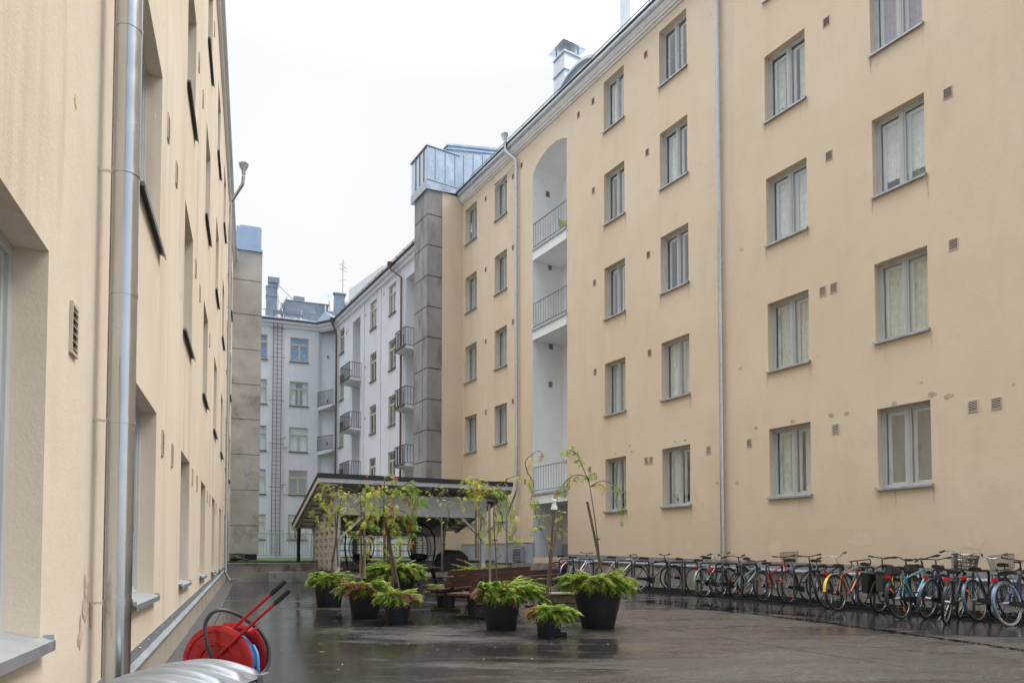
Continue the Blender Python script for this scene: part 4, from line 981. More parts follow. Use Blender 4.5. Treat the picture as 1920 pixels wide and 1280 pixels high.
obj('lattice', m, M_paintbeige, GB, world=True)
m = MB()
for z in (1.20, 1.45, 1.70, 1.95): m.box(.07, GWD - 1.25, GDP - .02, GDP + .015, z, z + .035, FG)
m.box(.07, GWD - .07, GDP - .03, GDP + .03, GZ + .02, GZ + .30, FG)
obj('back_slats', m, M_paintdk, GB, world=True)
m = MB(); p = FG.pt(-.55, GDP + .35, 0); m.tube([Vector((p.x, p.y, gz(0, p.y))), Vector((p.x, p.y, rz_(GDP + .35) - .05))], .065, 12); obj('downpipe', m, M_black, GB, world=True, smooth=True)
m = MB(); m.box(GWD + .6, GWD + .66, -.45, -.39, GZ, rz_(0) - .3, FG)
# egg chairs hanging from curved stands
def egg(u, q, rz, label, flip=1):
    p = FG.pt(u, q, GZ + .006); t = thing('egg_chair', label, 'hanging chair', tuple(p), rz, 'egg chairs under the gazebo')
    m = MB(); base = [(.45 * math.cos(a), .45 * math.sin(a) , .03) for a in [i * math.pi / 9 for i in range(18)]]; m.tube(base, .022, 6, closed=True)
    m.tube([(-.45, 0, .04), (-.56, 0, .8), (-.53, 0, 1.2), (-.38, 0, 1.48), (-.15, 0, 1.64), (.02, 0, 1.68)], .03, 8); m.tube([(.02, 0, 1.68), (.02, 0, 1.32)], .008, 5)
    obj('stand', m, M_blackm, t, smooth=True)
    m = MB(); cz, ry, rz2, rx = .80, .42, .56, .44
    def ep(a, b):    # a: polar, b: azimuth
        return Vector((.02 + rx * math.sin(a) * math.cos(b), ry * math.sin(a) * math.sin(b), cz + rz2 * math.cos(a)))
    ub = R_(35)
    for k in range(11):
        b = ub + (2 * math.pi - 2 * ub) * k / 10 ; m.tube([ep(a, b) for a in [i * math.pi / 14 for i in range(1, 14)]], .009 if 0 < k < 10 else .02, 5)
    for i in range(1, 18):
        a = i * math.pi / 18; m.tube([ep(a, ub + (2 * math.pi - 2 * ub) * k / 14) for k in range(15)], .006, 4)
    obj('woven_shell', m, M_blackm, t)
    m = MB(); m.lathe([(.05, .34), (.24, .38), (.33, .46), (.33, .54), (.26, .58), (.05, .60)], (.04, 0, 0), 16); obj('cushion', m, M_black, t, smooth=True)
egg(1.12, 1.6, R_(25), 'black wire egg chair hanging from a curved stand, left under the gazebo')
egg(3.25, 1.75, R_(200), 'black wire egg chair hanging from a curved stand, right under the gazebo')
# covered barbecue
t = thing('covered_barbecue', 'barbecue under a sagging black cover to the right inside the gazebo', 'barbecue', tuple(FG.pt(4.25, 1.2, GZ)), -GA)
m = MB(); N = 12
prof = [(-.62, 0), (-.60, .35), (-.52, .55), (-.30, .70), (-.22, .74), (.28, .73), (.42, .66), (.58, .50), (.62, .25), (.63, 0)]
rows = []
for iy in range(N + 1):
    y = -.3 + .6 * iy / N; s = 1 - .18 * abs(2 * iy / N - 1) ** 3; rows.append([(x * s, y, z * (s if z > .4 else 1) + .02 * noise.noise(Vector((x * 4, y * 9, z * 3)))) for x, z in prof])
for iy in range(N):
    for k in range(len(prof) - 1): m.face([rows[iy][k], rows[iy][k + 1], rows[iy + 1][k + 1], rows[iy + 1][k]])
m.face(rows[0]); m.face(rows[-1])
obj('cover', m, mat('cover_cloth', (.02, .022, .026), .55, bump=.6, bscale=14), t, smooth=True)
m = MB()
for x in (-.5, .5): m.tube([(x, -.25, .03), (x, .25, .03)], .05, 8)
obj('wheels', m, M_black, t)
# dark picnic tables in front of and inside the gazebo
def picnic(x, y, az, L, label):
    t = thing('picnic_table', label, 'picnic table', (x, y, gz(x, y)), -R_(az), 'dark picnic tables by the gazebo')
    m = MB()
    for i in range(5): m.box(-L / 2, L / 2, -.36 + i * .146, -.23 + i * .146, .68, .72)
    obj('tabletop', m, M_darkwood, t, bevel=.004)
    for s in (-1, 1):
        m = MB(); m.box(-L / 2, L / 2, s * .70 - .13, s * .70 - .01, .42, .455); m.box(-L / 2, L / 2, s * .70 + .01, s * .70 + .13, .42, .455); obj('seat', m, M_darkwood, t, bevel=.004)
    for x_ in (-L / 2 + .25, L / 2 - .25):
        for s in (-1, 1):
            m = MB(); m.bar((x_, s * .25, .68), (x_, s * .62, 0), .05, .10, (1, 0, 0)); obj('leg', m, M_darkwood, t)
        m = MB(); m.box(x_ - .03, x_ + .03, -.8, .8, .35, .42); obj('crossbar', m, M_darkwood, t)
picnic(-2.75, 17.6, 20, 1.9, 'dark wet picnic table standing between the planters and the gazebo')
t = thing('timber_edging', 'dark wet sleepers stacked as a low step before the gazebo', 'step', (-2.9, 19.6, .3), R_(14))
m = MB(); m.box(-1.6, 2.0, -.2, .15, -.02, .15); m.box(-1.6, 2.0, .16, .5, -.02, .30); obj('sleeper', m, M_darkwood, t, bevel=.01)

# ================================================================== benches
def bench(x0, y0, x1, y1, label):
    c = ((x0 + x1) / 2, (y0 + y1) / 2); L = math.hypot(x1 - x0, y1 - y0); a = math.atan2(y1 - y0, x1 - x0)
    t = thing('park_bench', label, 'bench', (c[0], c[1], gz(*c)), a, 'slatted benches among the planters')
    tilt = .0155 * math.sin(a)
    for i, z in enumerate((.50, .615, .73)):       # back boards
        m = MB(); m.hexa([(-L / 2, .20 + .03 * i, z - .05 - tilt * L / 2), (L / 2, .20 + .03 * i, z - .05 + tilt * L / 2), (L / 2, .24 + .03 * i, z - .05 + tilt * L / 2), (-L / 2, .24 + .03 * i, z - .05 - tilt * L / 2),
                                (-L / 2, .22 + .03 * i, z + .05 - tilt * L / 2), (L / 2, .22 + .03 * i, z + .05 + tilt * L / 2), (L / 2, .26 + .03 * i, z + .05 + tilt * L / 2), (-L / 2, .26 + .03 * i, z + .05 - tilt * L / 2)])
        obj('backrest_board', m, M_bench, t, bevel=.008)
    for i in range(3):
        m = MB(); y = -.27 + i * .145; m.hexa([(-L / 2, y, .40 - tilt * L / 2), (L / 2, y, .40 + tilt * L / 2), (L / 2, y + .125, .39 + tilt * L / 2), (-L / 2, y + .125, .39 - tilt * L / 2), (-L / 2, y, .44 - tilt * L / 2), (L / 2, y, .44 + tilt * L / 2), (L / 2, y + .125, .43 + tilt * L / 2), (-L / 2, y + .125, .43 - tilt * L / 2)])
        obj('seat_board', m, M_bench, t, bevel=.008)
    for s in (-1, 1):
        xx = s * (L / 2 - .28); dz = tilt * xx; m = MB()
        m.box(xx - .05, xx + .05, .02, .14, dz, .41 + dz); m.box(xx - .045, xx + .045, -.3, .20, .34 + dz, .39 + dz)
        m.hexa([(xx - .03, .14, .36 + dz), (xx + .03, .14, .36 + dz), (xx + .03, .20, .36 + dz), (xx - .03, .20, .36 + dz), (xx - .03, .27, .76 + dz), (xx + .03, .27, .76 + dz), (xx + .03, .31, .76 + dz), (xx - .03, .31, .76 + dz)])
        m.box(xx - .10, xx + .10, -.12, .28, dz - .005, .05 + dz); m.box(xx - .03, xx + .03, -.30, .38, dz - .005, .03 + dz); obj('leg', m, M_blackm, t, bevel=.006)
bench(.15, 16.0, -1.45, 13.25, 'wet dark red slatted bench, the farther of the two overlapping ones')
bench(.68, 14.5, -.90, 11.9, 'wet dark red slatted bench, the nearer one just behind the pots')

# ================================================================== wooden block planter
t = thing('wooden_crate', 'mossy timber block with a pale top, behind the small pot', 'crate', (.86, 12.0, gz(0, 12)), R_(20))
m = MB()
for i in range(3): m.box(-.26, .26, -.2, .2, .0 + i * .14, .133 + i * .14)
obj('body', m, mat('mossy_timber', (.14, .12, .07), .9, var=.4, vscale=9, bump=.6, bscale=40, dirt=((.06, .09, .02), 5, .5, .6)), t, bevel=.008)
m = MB(); m.box(-.28, .28, -.22, .22, .421, .452); obj('lid', m, M_stakep, t, bevel=.006)

# ================================================================== plants
def spray(mb, p, d, L, r, nrm):
    """one flat feathery spray of narrow scale-leaved twigs"""
    d = d.normalized(); side = d.cross(nrm).normalized(); n = max(3, int(L / .016))
    for k in range(n + 1):
        s = k / n; a = p + d * L * s + Vector((0, 0, -.25 * L * s * s)); bl = L * .50 * (1 - s * .85) * r.uniform(.7, 1.2) + .008
        for sg in ((-1, 1) if k < n else (0,)):
            ld = (d * (.75 if sg else 1) + side * sg * .75 + nrm * r.uniform(-.25, .25)).normalized(); w = ld.cross(nrm).normalized() * .0058
            mb.face([a - w, a + w, a + ld * bl * .6 + w * 1.1, a + ld * bl, a + ld * bl * .6 - w * 1.1])
def juniper(parent, rr, z, n, seed, spread=.25, mats=None, h=.16, brown=None, skew=(0, 0)):
    r = random.Random(seed); m = MB()
    for i in range(n):
        a = r.uniform(0, 2 * math.pi); rad = rr * math.sqrt(r.random()) * .88; p = Vector((rad * math.cos(a), rad * math.sin(a), z - .02 + r.uniform(0, h * .35)))
        a2 = a + r.gauss(0, .8); d = Vector((math.cos(a2), math.sin(a2), 0)); sk = 1 + .8 * max(-.5, d.x * skew[0] + d.y * skew[1])
        L = r.uniform(.45, .9) * (spread * .55 + .13 + (rr - rad) * .45) * sk; dd = (d + Vector((0, 0, r.uniform(.15, 1.0) * (1.15 - rad / rr)))).normalized(); drop = r.uniform(.35, 1.5); L *= .74 + .75 * max(0, noise.noise(Vector((math.cos(a2) * 1.8, math.sin(a2) * 1.8, seed * 3.3))) + .35)
        c = r.random(); base = 0 if c < .40 else (1 if c < .84 else 2)
        if brown is not None and abs((a - brown + math.pi) % (2 * math.pi) - math.pi) < .55 and r.random() < .8: base = 3
        elif r.random() < .05: base = 3
        k = 0; st = .034; n2 = max(4, int(L / st))
        for k in range(n2):
            dd = (dd + Vector((r.uniform(-.06, .06), r.uniform(-.06, .06), -drop / n2))).normalized(); p = p + dd * st
            if k < 1: continue
            sd_ = dd.cross(Vector((0, 0, 1))).normalized()
            for sg in (-1, 1):
                m.mi = base if r.random() < .82 else r.choice((0, 1, 2)) if base != 3 else 3
                sdir = dd * .8 + sd_ * sg * r.uniform(.5, 1.0) + Vector((0, 0, r.uniform(-.3, .35)))
                spray(m, p, sdir, r.uniform(.055, .095) * (1 - .25 * k / n2), r, (Vector((0, 0, 1)) + sd_ * r.uniform(-.5, .5)).normalized())
        spray(m, p, dd, .075, r, Vector((0, 0, 1)))
    return obj('juniper', m, mats or [J_green, J_lime, J_olive, J_brown], parent, fix=False)
def pot(t, rr, h, rb, soil=True):
    m = MB(); lip = h * .19
    m.lathe([(rb * .96, 0), (rb, .012), (rr * .90, h - lip - .006), (rr * .965, h - lip), (rr * .975, h - lip + .006), (rr, h - .012), (rr - .004, h), (rr - .03, h), (rr - .035, h - .05), (0.0, h - .05)], n=40)
    p = obj('pot', m, M_pot, t, smooth=True)
    m = MB(); m.lathe([(rr - .036, h - .045), (rr * .5, h - .02), (0, h - .015)], n=24); obj('soil', m, M_soil, p, smooth=True)
    return p
def leaflet_leaf(mb, p, d, L, r, pairs=6):
    """pinnate rowan leaf"""
    d = d.normalized(); side = d.cross(Vector((r.uniform(-.3, .3), r.uniform(-.3, .3), 1))).normalized(); nn = side.cross(d).normalized()
    q = p.copy(); droop = r.uniform(.3, .9)
    for k in range(pairs + 1):
        d = (d + Vector((0, 0, -droop / pairs))).normalized(); q = q + d * L / (pairs + 1); ll = L * .36 * math.sin(math.pi * (.28 + .62 * k / pairs)); lw = ll * .21
        for sg in ((-1, 1) if k < pairs else (0,)):
            ld = (d * (.55 if sg else 1) + side * sg * .85 + nn * r.uniform(-.2, .15)).normalized(); w = ld.cross(nn).normalized() * lw
            mb.face([q, q + ld * ll * .42 + w, q + ld * ll, q + ld * ll * .42 - w])
def spline(pts, n=6):
    P = [Vector(p) for p in pts]; out_ = []
    for i in range(len(P) - 1):
        a, b, c, d = P[max(i - 1, 0)], P[i], P[i + 1], P[min(i + 2, len(P) - 1)]
        for k in range(n):
            t = k / n; out_.append(.5 * ((2 * b) + (c - a) * t + (2 * a - 5 * b + 4 * c - d) * t * t + (3 * b - a - 3 * c + d) * t ** 3))
    out_.append(P[-1]); return out_
def potted(label, px, py, Y, rimw, rimy, basew, stakes, trunks, branches, seed, jun, leaves=(1, 1, 1), dens=1.0, berries=(), lsize=.15, tcol=None, name='potted_tree', cat='potted tree', hosta=None):
    """px,py: where the pot stands; rimw, basew, rimy: its size as seen; branches: polylines with a depth wobble"""
    r = random.Random(seed); s = FPX / Y
    b = at(px, py, Y); x, y = b.x, b.y; z = gz(x, y)
    rr = rimw / 2 / s; h = (py - rimy) / s; rb = basew / 2 / s; y += rr * .6
    if name == 'potted_tree': pass
    t = thing(name, label, cat, (x, y, z), 0, 'black planters with rowan saplings and juniper')
    org = Vector((x, y, z)); pot(t, rr, h, rb)
    def loc(p, dy=0.0): q = at(p[0], p[1], y + dy); return q - org
    for (p0, p1, w_, mt) in stakes:
        m = MB(); a_, b_ = loc(p0, .05), loc(p1, .05 + .0); m.tube([a_, a_.lerp(b_, .5) + Vector((.004, 0, 0)), b_], [w_, w_ * .95, w_ * .9], 8); obj('stake', m, mt, t, smooth=True)
    m = MB(); tips = []
    tw = []
    for pts, w0 in trunks:
        P = spline([loc(q, q[2] if len(q) > 2 else 0) for q in pts]); n = len(P); tw.append(P)
        m.tube(P, [w0 * (1 - .55 * i / n) for i in range(n)], 7)
    for (q, tw_) in [(P[len(P) // 3], .0) for P in tw[:1]]: 
        if stakes: m.tube([q + Vector((-.03, -.01, 0)), q + Vector((0, -.035, .005)), q + Vector((.04, 0, .0)), q + Vector((0, .03, -.004))], .008, 6, closed=True)
    tr = obj('trunk', m, M_bark, t, smooth=True)
    m = MB(); lm = MB()
    for bi, (pts, lk) in enumerate(branches):
        wob = r.uniform(-.12, .12); P = spline([loc(q, (q[2] if len(q) > 2 else wob * i / max(1, len(pts) - 1) * 2)) for i, q in enumerate(pts)], 7); n = len(P)
        m.tube(P, [max(.0022, .0085 * (1 - .8 * i / n)) for i in range(n)], 5)
        ln = sum((P[i + 1] - P[i]).length for i in range(n - 1)); cnt = max(3, int(ln / .030 * dens * lk[1]))
        for c in range(cnt):
            f = lk[2] + (1 - lk[2]) * (c + r.random()) / cnt if len(lk) > 2 else (c + r.random()) / cnt
            f = min(f, .999); i = int(f * (n - 1)); q = P[i].lerp(P[i + 1], f * (n - 1) - i); td = (P[i + 1] - P[i]).normalized()
            # some leaves sit on short side twigs
            if r.random() < .7:
                e = q + Vector((r.uniform(-.07, .07), r.uniform(-.12, .12), r.uniform(-.10, .04))); lm_n = 2; m.tube([q, q.lerp(e, .6) + Vector((0, 0, .008)), e], .0018, 3, cap=False); q = e
            else: lm_n = 1
            for _ in range(lm_n):
                d = (td * .4 + Vector((r.uniform(-1, 1), r.uniform(-1, 1), r.uniform(-.7, .35))))
                u = r.random(); lm.mi = lk[0] if u < .72 else (lk[0] + (1 if u < .86 else 2)) % 3
                leaflet_leaf(lm, q, d, lsize * r.uniform(.6, 1.1), r)
    obj('branches', m, M_bark, tr, smooth=True)
    obj('foliage', lm, [L_green, L_lime, L_yellow], tr, fix=False)
    for (bx, by) in berries:
        c = loc((bx, by), r.uniform(-.15, .1)); m = MB()
        for i in range(16):
            p = c + Vector((r.gauss(0, .018), r.gauss(0, .018), r.gauss(0, .014))); k = .0085
            i0 = len(m.v); m.v += [tuple(p + Vector(v) * k) for v in ((1, 0, 0), (-1, 0, 0), (0, 1, 0), (0, -1, 0), (0, 0, 1), (0, 0, -1))]
            for f in ((0, 2, 4), (2, 1, 4), (1, 3, 4), (3, 0, 4), (2, 0, 5), (1, 2, 5), (3, 1, 5), (0, 3, 5)): m.f.append(tuple(i0 + j for j in f)); m.m.append(0)
        obj('berry_cluster', m, M_berry, tr, smooth=True, fix=False)
    if jun: juniper(t, rr, h, int(jun[0] * 3.3 * (rr / .35) ** 1.5), seed * 3 + 1, jun[1] * (rr / .35), brown=jun[2] if len(jun) > 2 else None, skew=jun[3] if len(jun) > 3 else (0, 0))
    if hosta:
        m = MB()
        for i in range(hosta[2]):
            a = r.uniform(0, 2 * math.pi); el = r.uniform(.15, .8); d = Vector((math.cos(a), math.sin(a), 0)); sd_ = Vector((-d.y, d.x, 0)); p = Vector((hosta[0], hosta[1], h)) + d * .02; L = r.uniform(.12, .20); w_ = L * .30
            prev = None
            for k in range(6):
                f = k / 5; c = p + d * L * f + Vector((0, 0, L * el * math.sin(f * 2.4))); ww = w_ * math.sin(math.pi * (.12 + .85 * f)); cur = (c - sd_ * ww + Vector((0, 0, ww * .35)), c, c + sd_ * ww + Vector((0, 0, ww * .35)))
                if prev: m.face([prev[0], prev[1], cur[1], cur[0]]); m.face([prev[1], prev[2], cur[2], cur[1]])
                prev = cur
        obj('broad_leaves', m, H_leaf, t, smooth=True, fix=False)
    return t
# A back left
potted('planter farthest left, with broad pale leaves at its left rim', 612, 1137, 14.3, 62, 1083, 44,
       [((634, 1062), (628, 962), .018, M_stake)], [([(622, 1080), (624, 1050), (630, 1010), (634, 958)], .028)],
       [([(634, 958), (640, 930), (625, 915), (606, 905)], (1, .9)), ([(634, 955), (615, 945), (596, 955), (590, 966)], (1, .8)), ([(634, 958), (648, 935), (660, 925)], (2, .9)), ([(634, 960), (622, 965), (610, 985)], (1, 1.2)), ([(606, 908), (600, 925), (607, 940)], (1, 1.3)), ([(634, 960), (655, 975), (657, 985)], (1, .9)), ([(625, 985), (640, 990), (650, 990)], (1, .6))], 11, (70, .22), hosta=(-.12, -.12, 26))
# E behind
potted('planter behind the front-left pots, with a wide bright green juniper and grass blades', 737, 1141, 14.6, 84, 1074, 60,
       [((721, 1062), (720, 945), .03, M_stake)], [([(728, 1070), (726, 1020), (724, 960)], .015)],
       [([(724, 960), (735, 935), (728, 915)], (1, .6)), ([(724, 975), (745, 990), (747, 1010)], (0, .7)), ([(728, 1040), (722, 1020), (715, 1015)], (0, 1.6)), ([(728, 1040), (738, 1025), (745, 1030)], (0, 1.6))], 12, (110, .36))
# B
potted('large black planter in the front-left cluster whose sapling arches over to the left', 680, 1161, 12.1, 72, 1104, 50,
       [((684, 1084), (682, 958), .022, M_stakep), ((675, 1078), (677, 985), .014, M_stakep)], [([(679, 1080), (678, 1020), (677, 960), (676, 930)], .013)],
       [([(676, 935), (660, 918), (640, 915), (622, 925), (612, 945)], (2, .4)), ([(676, 935), (678, 920), (692, 915), (706, 925)], (1, 1.0)), ([(676, 950), (690, 945), (706, 950), (705, 975)], (1, 1.1)), ([(677, 960), (690, 975), (708, 985)], (0, 1.1)), ([(677, 990), (670, 1005), (664, 1000)], (0, 1.1)), ([(677, 1000), (690, 1010), (688, 1030)], (0, 1.2)), ([(676, 940), (665, 950), (650, 948)], (1, .7)), ([(692, 915), (705, 905), (720, 912)], (1, 1.0))], 13, (110, .26, R_(250)), berries=[(690, 934), (688, 951), (689, 1035), (673, 990)])
# C
potted('front pot of the left cluster, its sapling full of red berries', 742, 1170, 11.2, 58, 1118, 40,
       [((748, 1100), (718, 962), .020, M_bark), ((742, 1092), (722, 975), .016, M_stake)], [([(738, 1100), (730, 1030), (722, 985), (719, 945), (720, 925)], .012)],
       [([(720, 930), (722, 900), (730, 892), (738, 893)], (0, .4, .6)), ([(720, 940), (735, 920), (748, 915), (765, 920), (780, 935)], (0, 1.0)), ([(720, 945), (740, 955), (760, 960), (772, 985), (770, 1005)], (0, 1.1)), ([(720, 935), (705, 920), (695, 925), (690, 945)], (1, 1.1)), ([(719, 950), (700, 955), (690, 975)], (1, .9)), ([(720, 960), (735, 975), (745, 965), (755, 975)], (1, 1.1)), ([(748, 915), (770, 905), (785, 920), (792, 940)], (0, 1.2)), ([(765, 920), (775, 950), (765, 975)], (0, 1.0)), ([(720, 985), (740, 1000), (748, 1010)], (1, .8)), ([(720, 945), (735, 938), (742, 948)], (2, 1.0))], 14, (90, .26, R_(330), (.25, 0)),
       berries=[(738, 893), (742, 897), (732, 932), (736, 942), (775, 928), (763, 935), (778, 955), (752, 968), (767, 990), (775, 980), (735, 955), (733, 968), (774, 1018), (780, 934), (768, 946), (757, 937), (688, 892), (718, 910)])
# F behind the bench
potted('small planter behind the far bench end, thin pale leaves on a dark forked branch', 835, 1137, 14.3, 42, 1101, 32,
       [((829, 1068), (828, 966), .016, M_stakep)], [([(828, 1070), (832, 1020), (838, 985), (842, 970)], .014)],
       [([(842, 970), (845, 945), (858, 935)], (1, .5)), ([(842, 965), (838, 945), (830, 938)], (1, .5)), ([(840, 975), (815, 970), (803, 966)], (1, .45)), ([(845, 970), (858, 972), (870, 968)], (1, .45)), ([(845, 945), (852, 935), (838, 925), (826, 915)], (1, .5)), ([(830, 940), (815, 920), (828, 905)], (1, .5))], 15, (60, .24), lsize=.10)
# K between bench and gazebo
potted('planter partly hidden behind the far bench, two stakes and an orange-tipped juniper', 905, 1112, 16.0, 88, 1064, 60,
       [((892, 1046), (892, 952), .024, M_stake), ((926, 1052), (940, 1040), .012, M_stake)], [([(896, 1060), (897, 1000), (898, 950), (898, 925)], .013)],
       [([(898, 935), (885, 915), (868, 912)], (1, 1.0)), ([(898, 930), (905, 905), (890, 898)], (2, .8)), ([(898, 945), (905, 970), (898, 1000)], (1, .6)), ([(898, 960), (912, 985), (915, 1010)], (1, .6))], 16, (120, .34, R_(80)))
# G
potted('black planter in the middle with broad lime leaves and a wide arching sapling', 940, 1183, 10.35, 80, 1108, 56,
       [((919, 1092), (917, 945), .020, M_stakep)], [([(932, 1092), (929, 1030), (926, 980), (927, 930), (931, 910)], .011)],
       [([(931, 912), (950, 898), (975, 890), (990, 887)], (1, .5)), ([(990, 887), (985, 865), (1000, 850), (1012, 845), (1020, 857)], (2, .55)), ([(990, 887), (1000, 905), (997, 930), (995, 940)], (1, .8)), ([(929, 925), (915, 905), (895, 898), (875, 900)], (1, 1.3)), ([(931, 915), (945, 925), (955, 955), (960, 985), (970, 1010)], (0, 1.1)), ([(928, 940), (940, 960), (945, 990), (962, 1000)], (0, .8)), ([(915, 905), (900, 915), (880, 925), (868, 942)], (1, 1.2)), ([(897, 900), (905, 920), (900, 935)], (2, 1.1)), ([(927, 960), (935, 985), (930, 1010)], (0, .7)), ([(931, 912), (950, 930), (965, 960)], (0, .9)), ([(926, 985), (912, 1000), (905, 1020)], (1, .5))], 17, (120, .34, R_(185), (.3, 0)), berries=[(905, 925), (895, 918), (1016, 856)], lsize=.13, hosta=(-.17, -.22, 30))
# H
potted('small black pot in front with browned juniper and a thin sapling beside a capped stake', 1030, 1195, 9.55, 56, 1146, 42,
       [((1026, 1118), (1038, 952), .020, M_stake)], [([(1032, 1118), (1034, 1060), (1040, 1010), (1046, 965)], .007), ([(1028, 1118), (1030, 1050), (1020, 1005), (1006, 970)], .006)],
       [([(1006, 970), (1003, 955), (1008, 945)], (0, .7)), ([(1015, 995), (1010, 985), (1000, 985)], (0, .9)), ([(1010, 980), (1020, 965), (1030, 960)], (0, .7)), ([(1030, 1020), (1026, 1010)], (0, .5)), ([(1046, 965), (1050, 955), (1053, 970)], (1, 1.0)), ([(1042, 1000), (1052, 985), (1050, 1010)], (0, .5)), ([(1006, 970), (1002, 940), (996, 920)], (0, .3))], 18, (110, .36, R_(190), (0, 0)), lsize=.10)
# I
potted('largest black planter at the right of the group, juniper spilling over its front rim', 1125, 1181, 10.5, 104, 1091, 62,
       [((1127, 1066), (1101, 940), .022, M_stake)], [([(1126, 1066), (1120, 1010), (1112, 950), (1103, 895)], .0115)],
       [([(1103, 900), (1090, 870), (1080, 850), (1072, 838)], (0, 1.5)), ([(1103, 895), (1085, 890), (1070, 895), (1052, 912), (1042, 925)], (0, 1.1)), ([(1103, 892), (1112, 888), (1118, 886)], (0, 1.6)), ([(1107, 912), (1125, 902), (1145, 905), (1162, 920), (1170, 945), (1168, 970)], (0, .5, .5)), ([(1107, 912), (1125, 908), (1135, 918)], (1, 1.2)), ([(1080, 850), (1065, 842), (1062, 855)], (0, 1.6)), ([(1070, 895), (1058, 905), (1060, 925)], (0, .8)), ([(1162, 920), (1152, 908)], (0, .8))], 19, (130, .30), lsize=.12, berries=[(1046, 924), (1040, 934)])
# white ornament on the stake
c = at(1039, 955, 9.55 + .17)
t = thing('stake_ornament', 'small white cat figurine capping the stake in the small pot', 'figurine', tuple(c))
m = MB(); m.lathe([(.030, -.01), (.047, .0), (.045, .03), (.034, .06), (.026, .085), (.030, .10), (.034, .115), (.028, .135), (.01, .145)], (0, 0, 0), 16)
for s in (-1, 1): m.hexa([(s * .012, -.012, .13), (s * .032, -.012, .12), (s * .032, .012, .12), (s * .012, .012, .13), (s * .024, -.003, .165), (s * .028, -.003, .165), (s * .028, .003, .165), (s * .024, .003, .165)])
obj('body', m, M_whitep, t, smooth=True)
# short pipe stub by the small pot
p = at(1057, 1188, 9.6); t = obj('pipe_stub', MB().tube([(-.09, 0, 0), (.02, -.02, .0), (.04, -.02, .0)], [.035, .035, .045], 10), M_black, smooth=True); t.location = (p.x, p.y, gz(p.x, p.y) + .04); tag(t, 'short black pipe stub lying by the foot of the small pot', 'pipe')

# a few fallen leaflets on the wet asphalt
m = MB()
for _ in range(150):
    px_, py_ = rnd.choice(((-2.5, 11.6), (-.2, 9.9), (1.3, 10.0), (-3.6, 13.8), (.4, 9.3), (4, 9), (-1, 8))); x = px_ + rnd.gauss(0, .9); y = py_ + rnd.gauss(0, .9); a = rnd.uniform(0, 6.3); L_ = rnd.uniform(.015, .035); d = Vector((math.cos(a), math.sin(a), 0)) * L_; s_ = Vector((-math.sin(a), math.cos(a), 0)) * L_ * .3; p = Vector((x, y, gz(x, y) + .006)); m.mi = rnd.choice((0, 1, 2))
    m.face([p - d, p + s_ + Vector((0, 0, .003)), p + d, p - s_])
o = obj('leaf_litter', m, [L_yellow, J_brown, L_lime], fix=False); o['kind'] = 'stuff'
# balcony chair
p = FR.pt(21.2, .55, 13.17)
t = thing('balcony_chair', 'lime yellow plastic shell chair on the topmost recessed balcony', 'chair', tuple(p), R_(200))
m = MB()
for i in range(6):
    for k in range(8):
        def sp(i, k): x = (k / 8 - .5) * .5; f = i / 6; return Vector((x * (1 - .2 * f), .22 * (1 - 2 * min(f, .5)) - .0 - max(0, f - .5) * .25 + .6 * x * x, .42 + max(0, f - .45) * .75 + 1.1 * x * x))
        m.face([sp(i, k), sp(i, k + 1), sp(i + 1, k + 1), sp(i + 1, k)])
obj('shell', m, M_lime, t, smooth=True)
for (x, y) in ((-.2, -.2), (.2, -.2), (-.2, .2), (.2, .2)): obj('leg', MB().tube([(x * .6, y * .6, .43), (x, y, 0)], .012, 6), M_stakep, t)
# ================================================================== hose reel
c = at(420, 1238, 5.45)
t = thing('hose_reel', 'red hose reel cart with two long black-gripped handles standing on the wet asphalt', 'hose reel', (c.x, c.y, gz(c.x, c.y)), R_(-8))
hz = c.z - gz(c.x, c.y); R0 = .285
def disc(y): return MB().lathe([(0.0, y - .010), (.06, y - .022), (.065, y - .004), (.13, y - .002), (.135, y - .016), (.16, y - .018), (.165, y - .004), (.235, y - .002), (.24, y - .012), (R0 - .02, y - .01), (R0, y + .004), (R0, y + .014), (R0 - .02, y + .012), (.21, y + .006), (.10, y + .006), (0.0, y + .0)], (0, 0, hz), 48, 'y')
obj('side_disc', disc(-.10), M_red, t, smooth=True); obj('side_disc', disc(.14), M_red, t, smooth=True)
m = MB()
for k in range(5):
    for j in range(3):
        rr = .14 + .032 * j; m.tube([(rr * math.cos(a), -.07 + .04 * k, hz + rr * math.sin(a)) for a in [i * math.pi / 16 for i in range(32)]], .014, 6, closed=True)
obj('wound_hose', m, M_blueh, t, smooth=True)
m = MB(); m.lathe([(.035, -.145), (.045, -.14), (.045, -.11), (.02, -.10), (.02, .16)], (0, 0, hz), 16, 'y'); obj('hub', m, M_chrome, t, smooth=True)
m = MB(); H0, H1 = Vector((.0, -.135, hz + .05)), Vector((.50, .10, hz + .555))
for dy, dx in ((-.055, .03), (.0, -.03)):
    a = Vector((-.16 + dx, dy - .1, hz - .05 - dx * 1.1)); b = Vector((.45 + dx, dy - .05, hz + .50 - dx * 1.1)); m.tube([a, a.lerp(b, .5), b], .0125, 10)
m.bar(Vector((.23, -.10, hz + .235)), Vector((.20, .13, hz + .25)), .05, .012)
m.tube([(-.24, -.14, .02), (-.12, -.14, hz - .2), (.2, -.13, .02)], .012, 8); m.tube([(-.24, .2, .02), (-.12, .12, hz - .2), (.2, .2, .02)], .012, 8); m.tube([(-.24, -.14, .02), (-.24, .2, .02)], .012, 8); m.tube([(.2, -.13, .02), (.2, .2, .02)], .012, 8)
hd = obj('handle_frame', m, M_red, t, smooth=True)
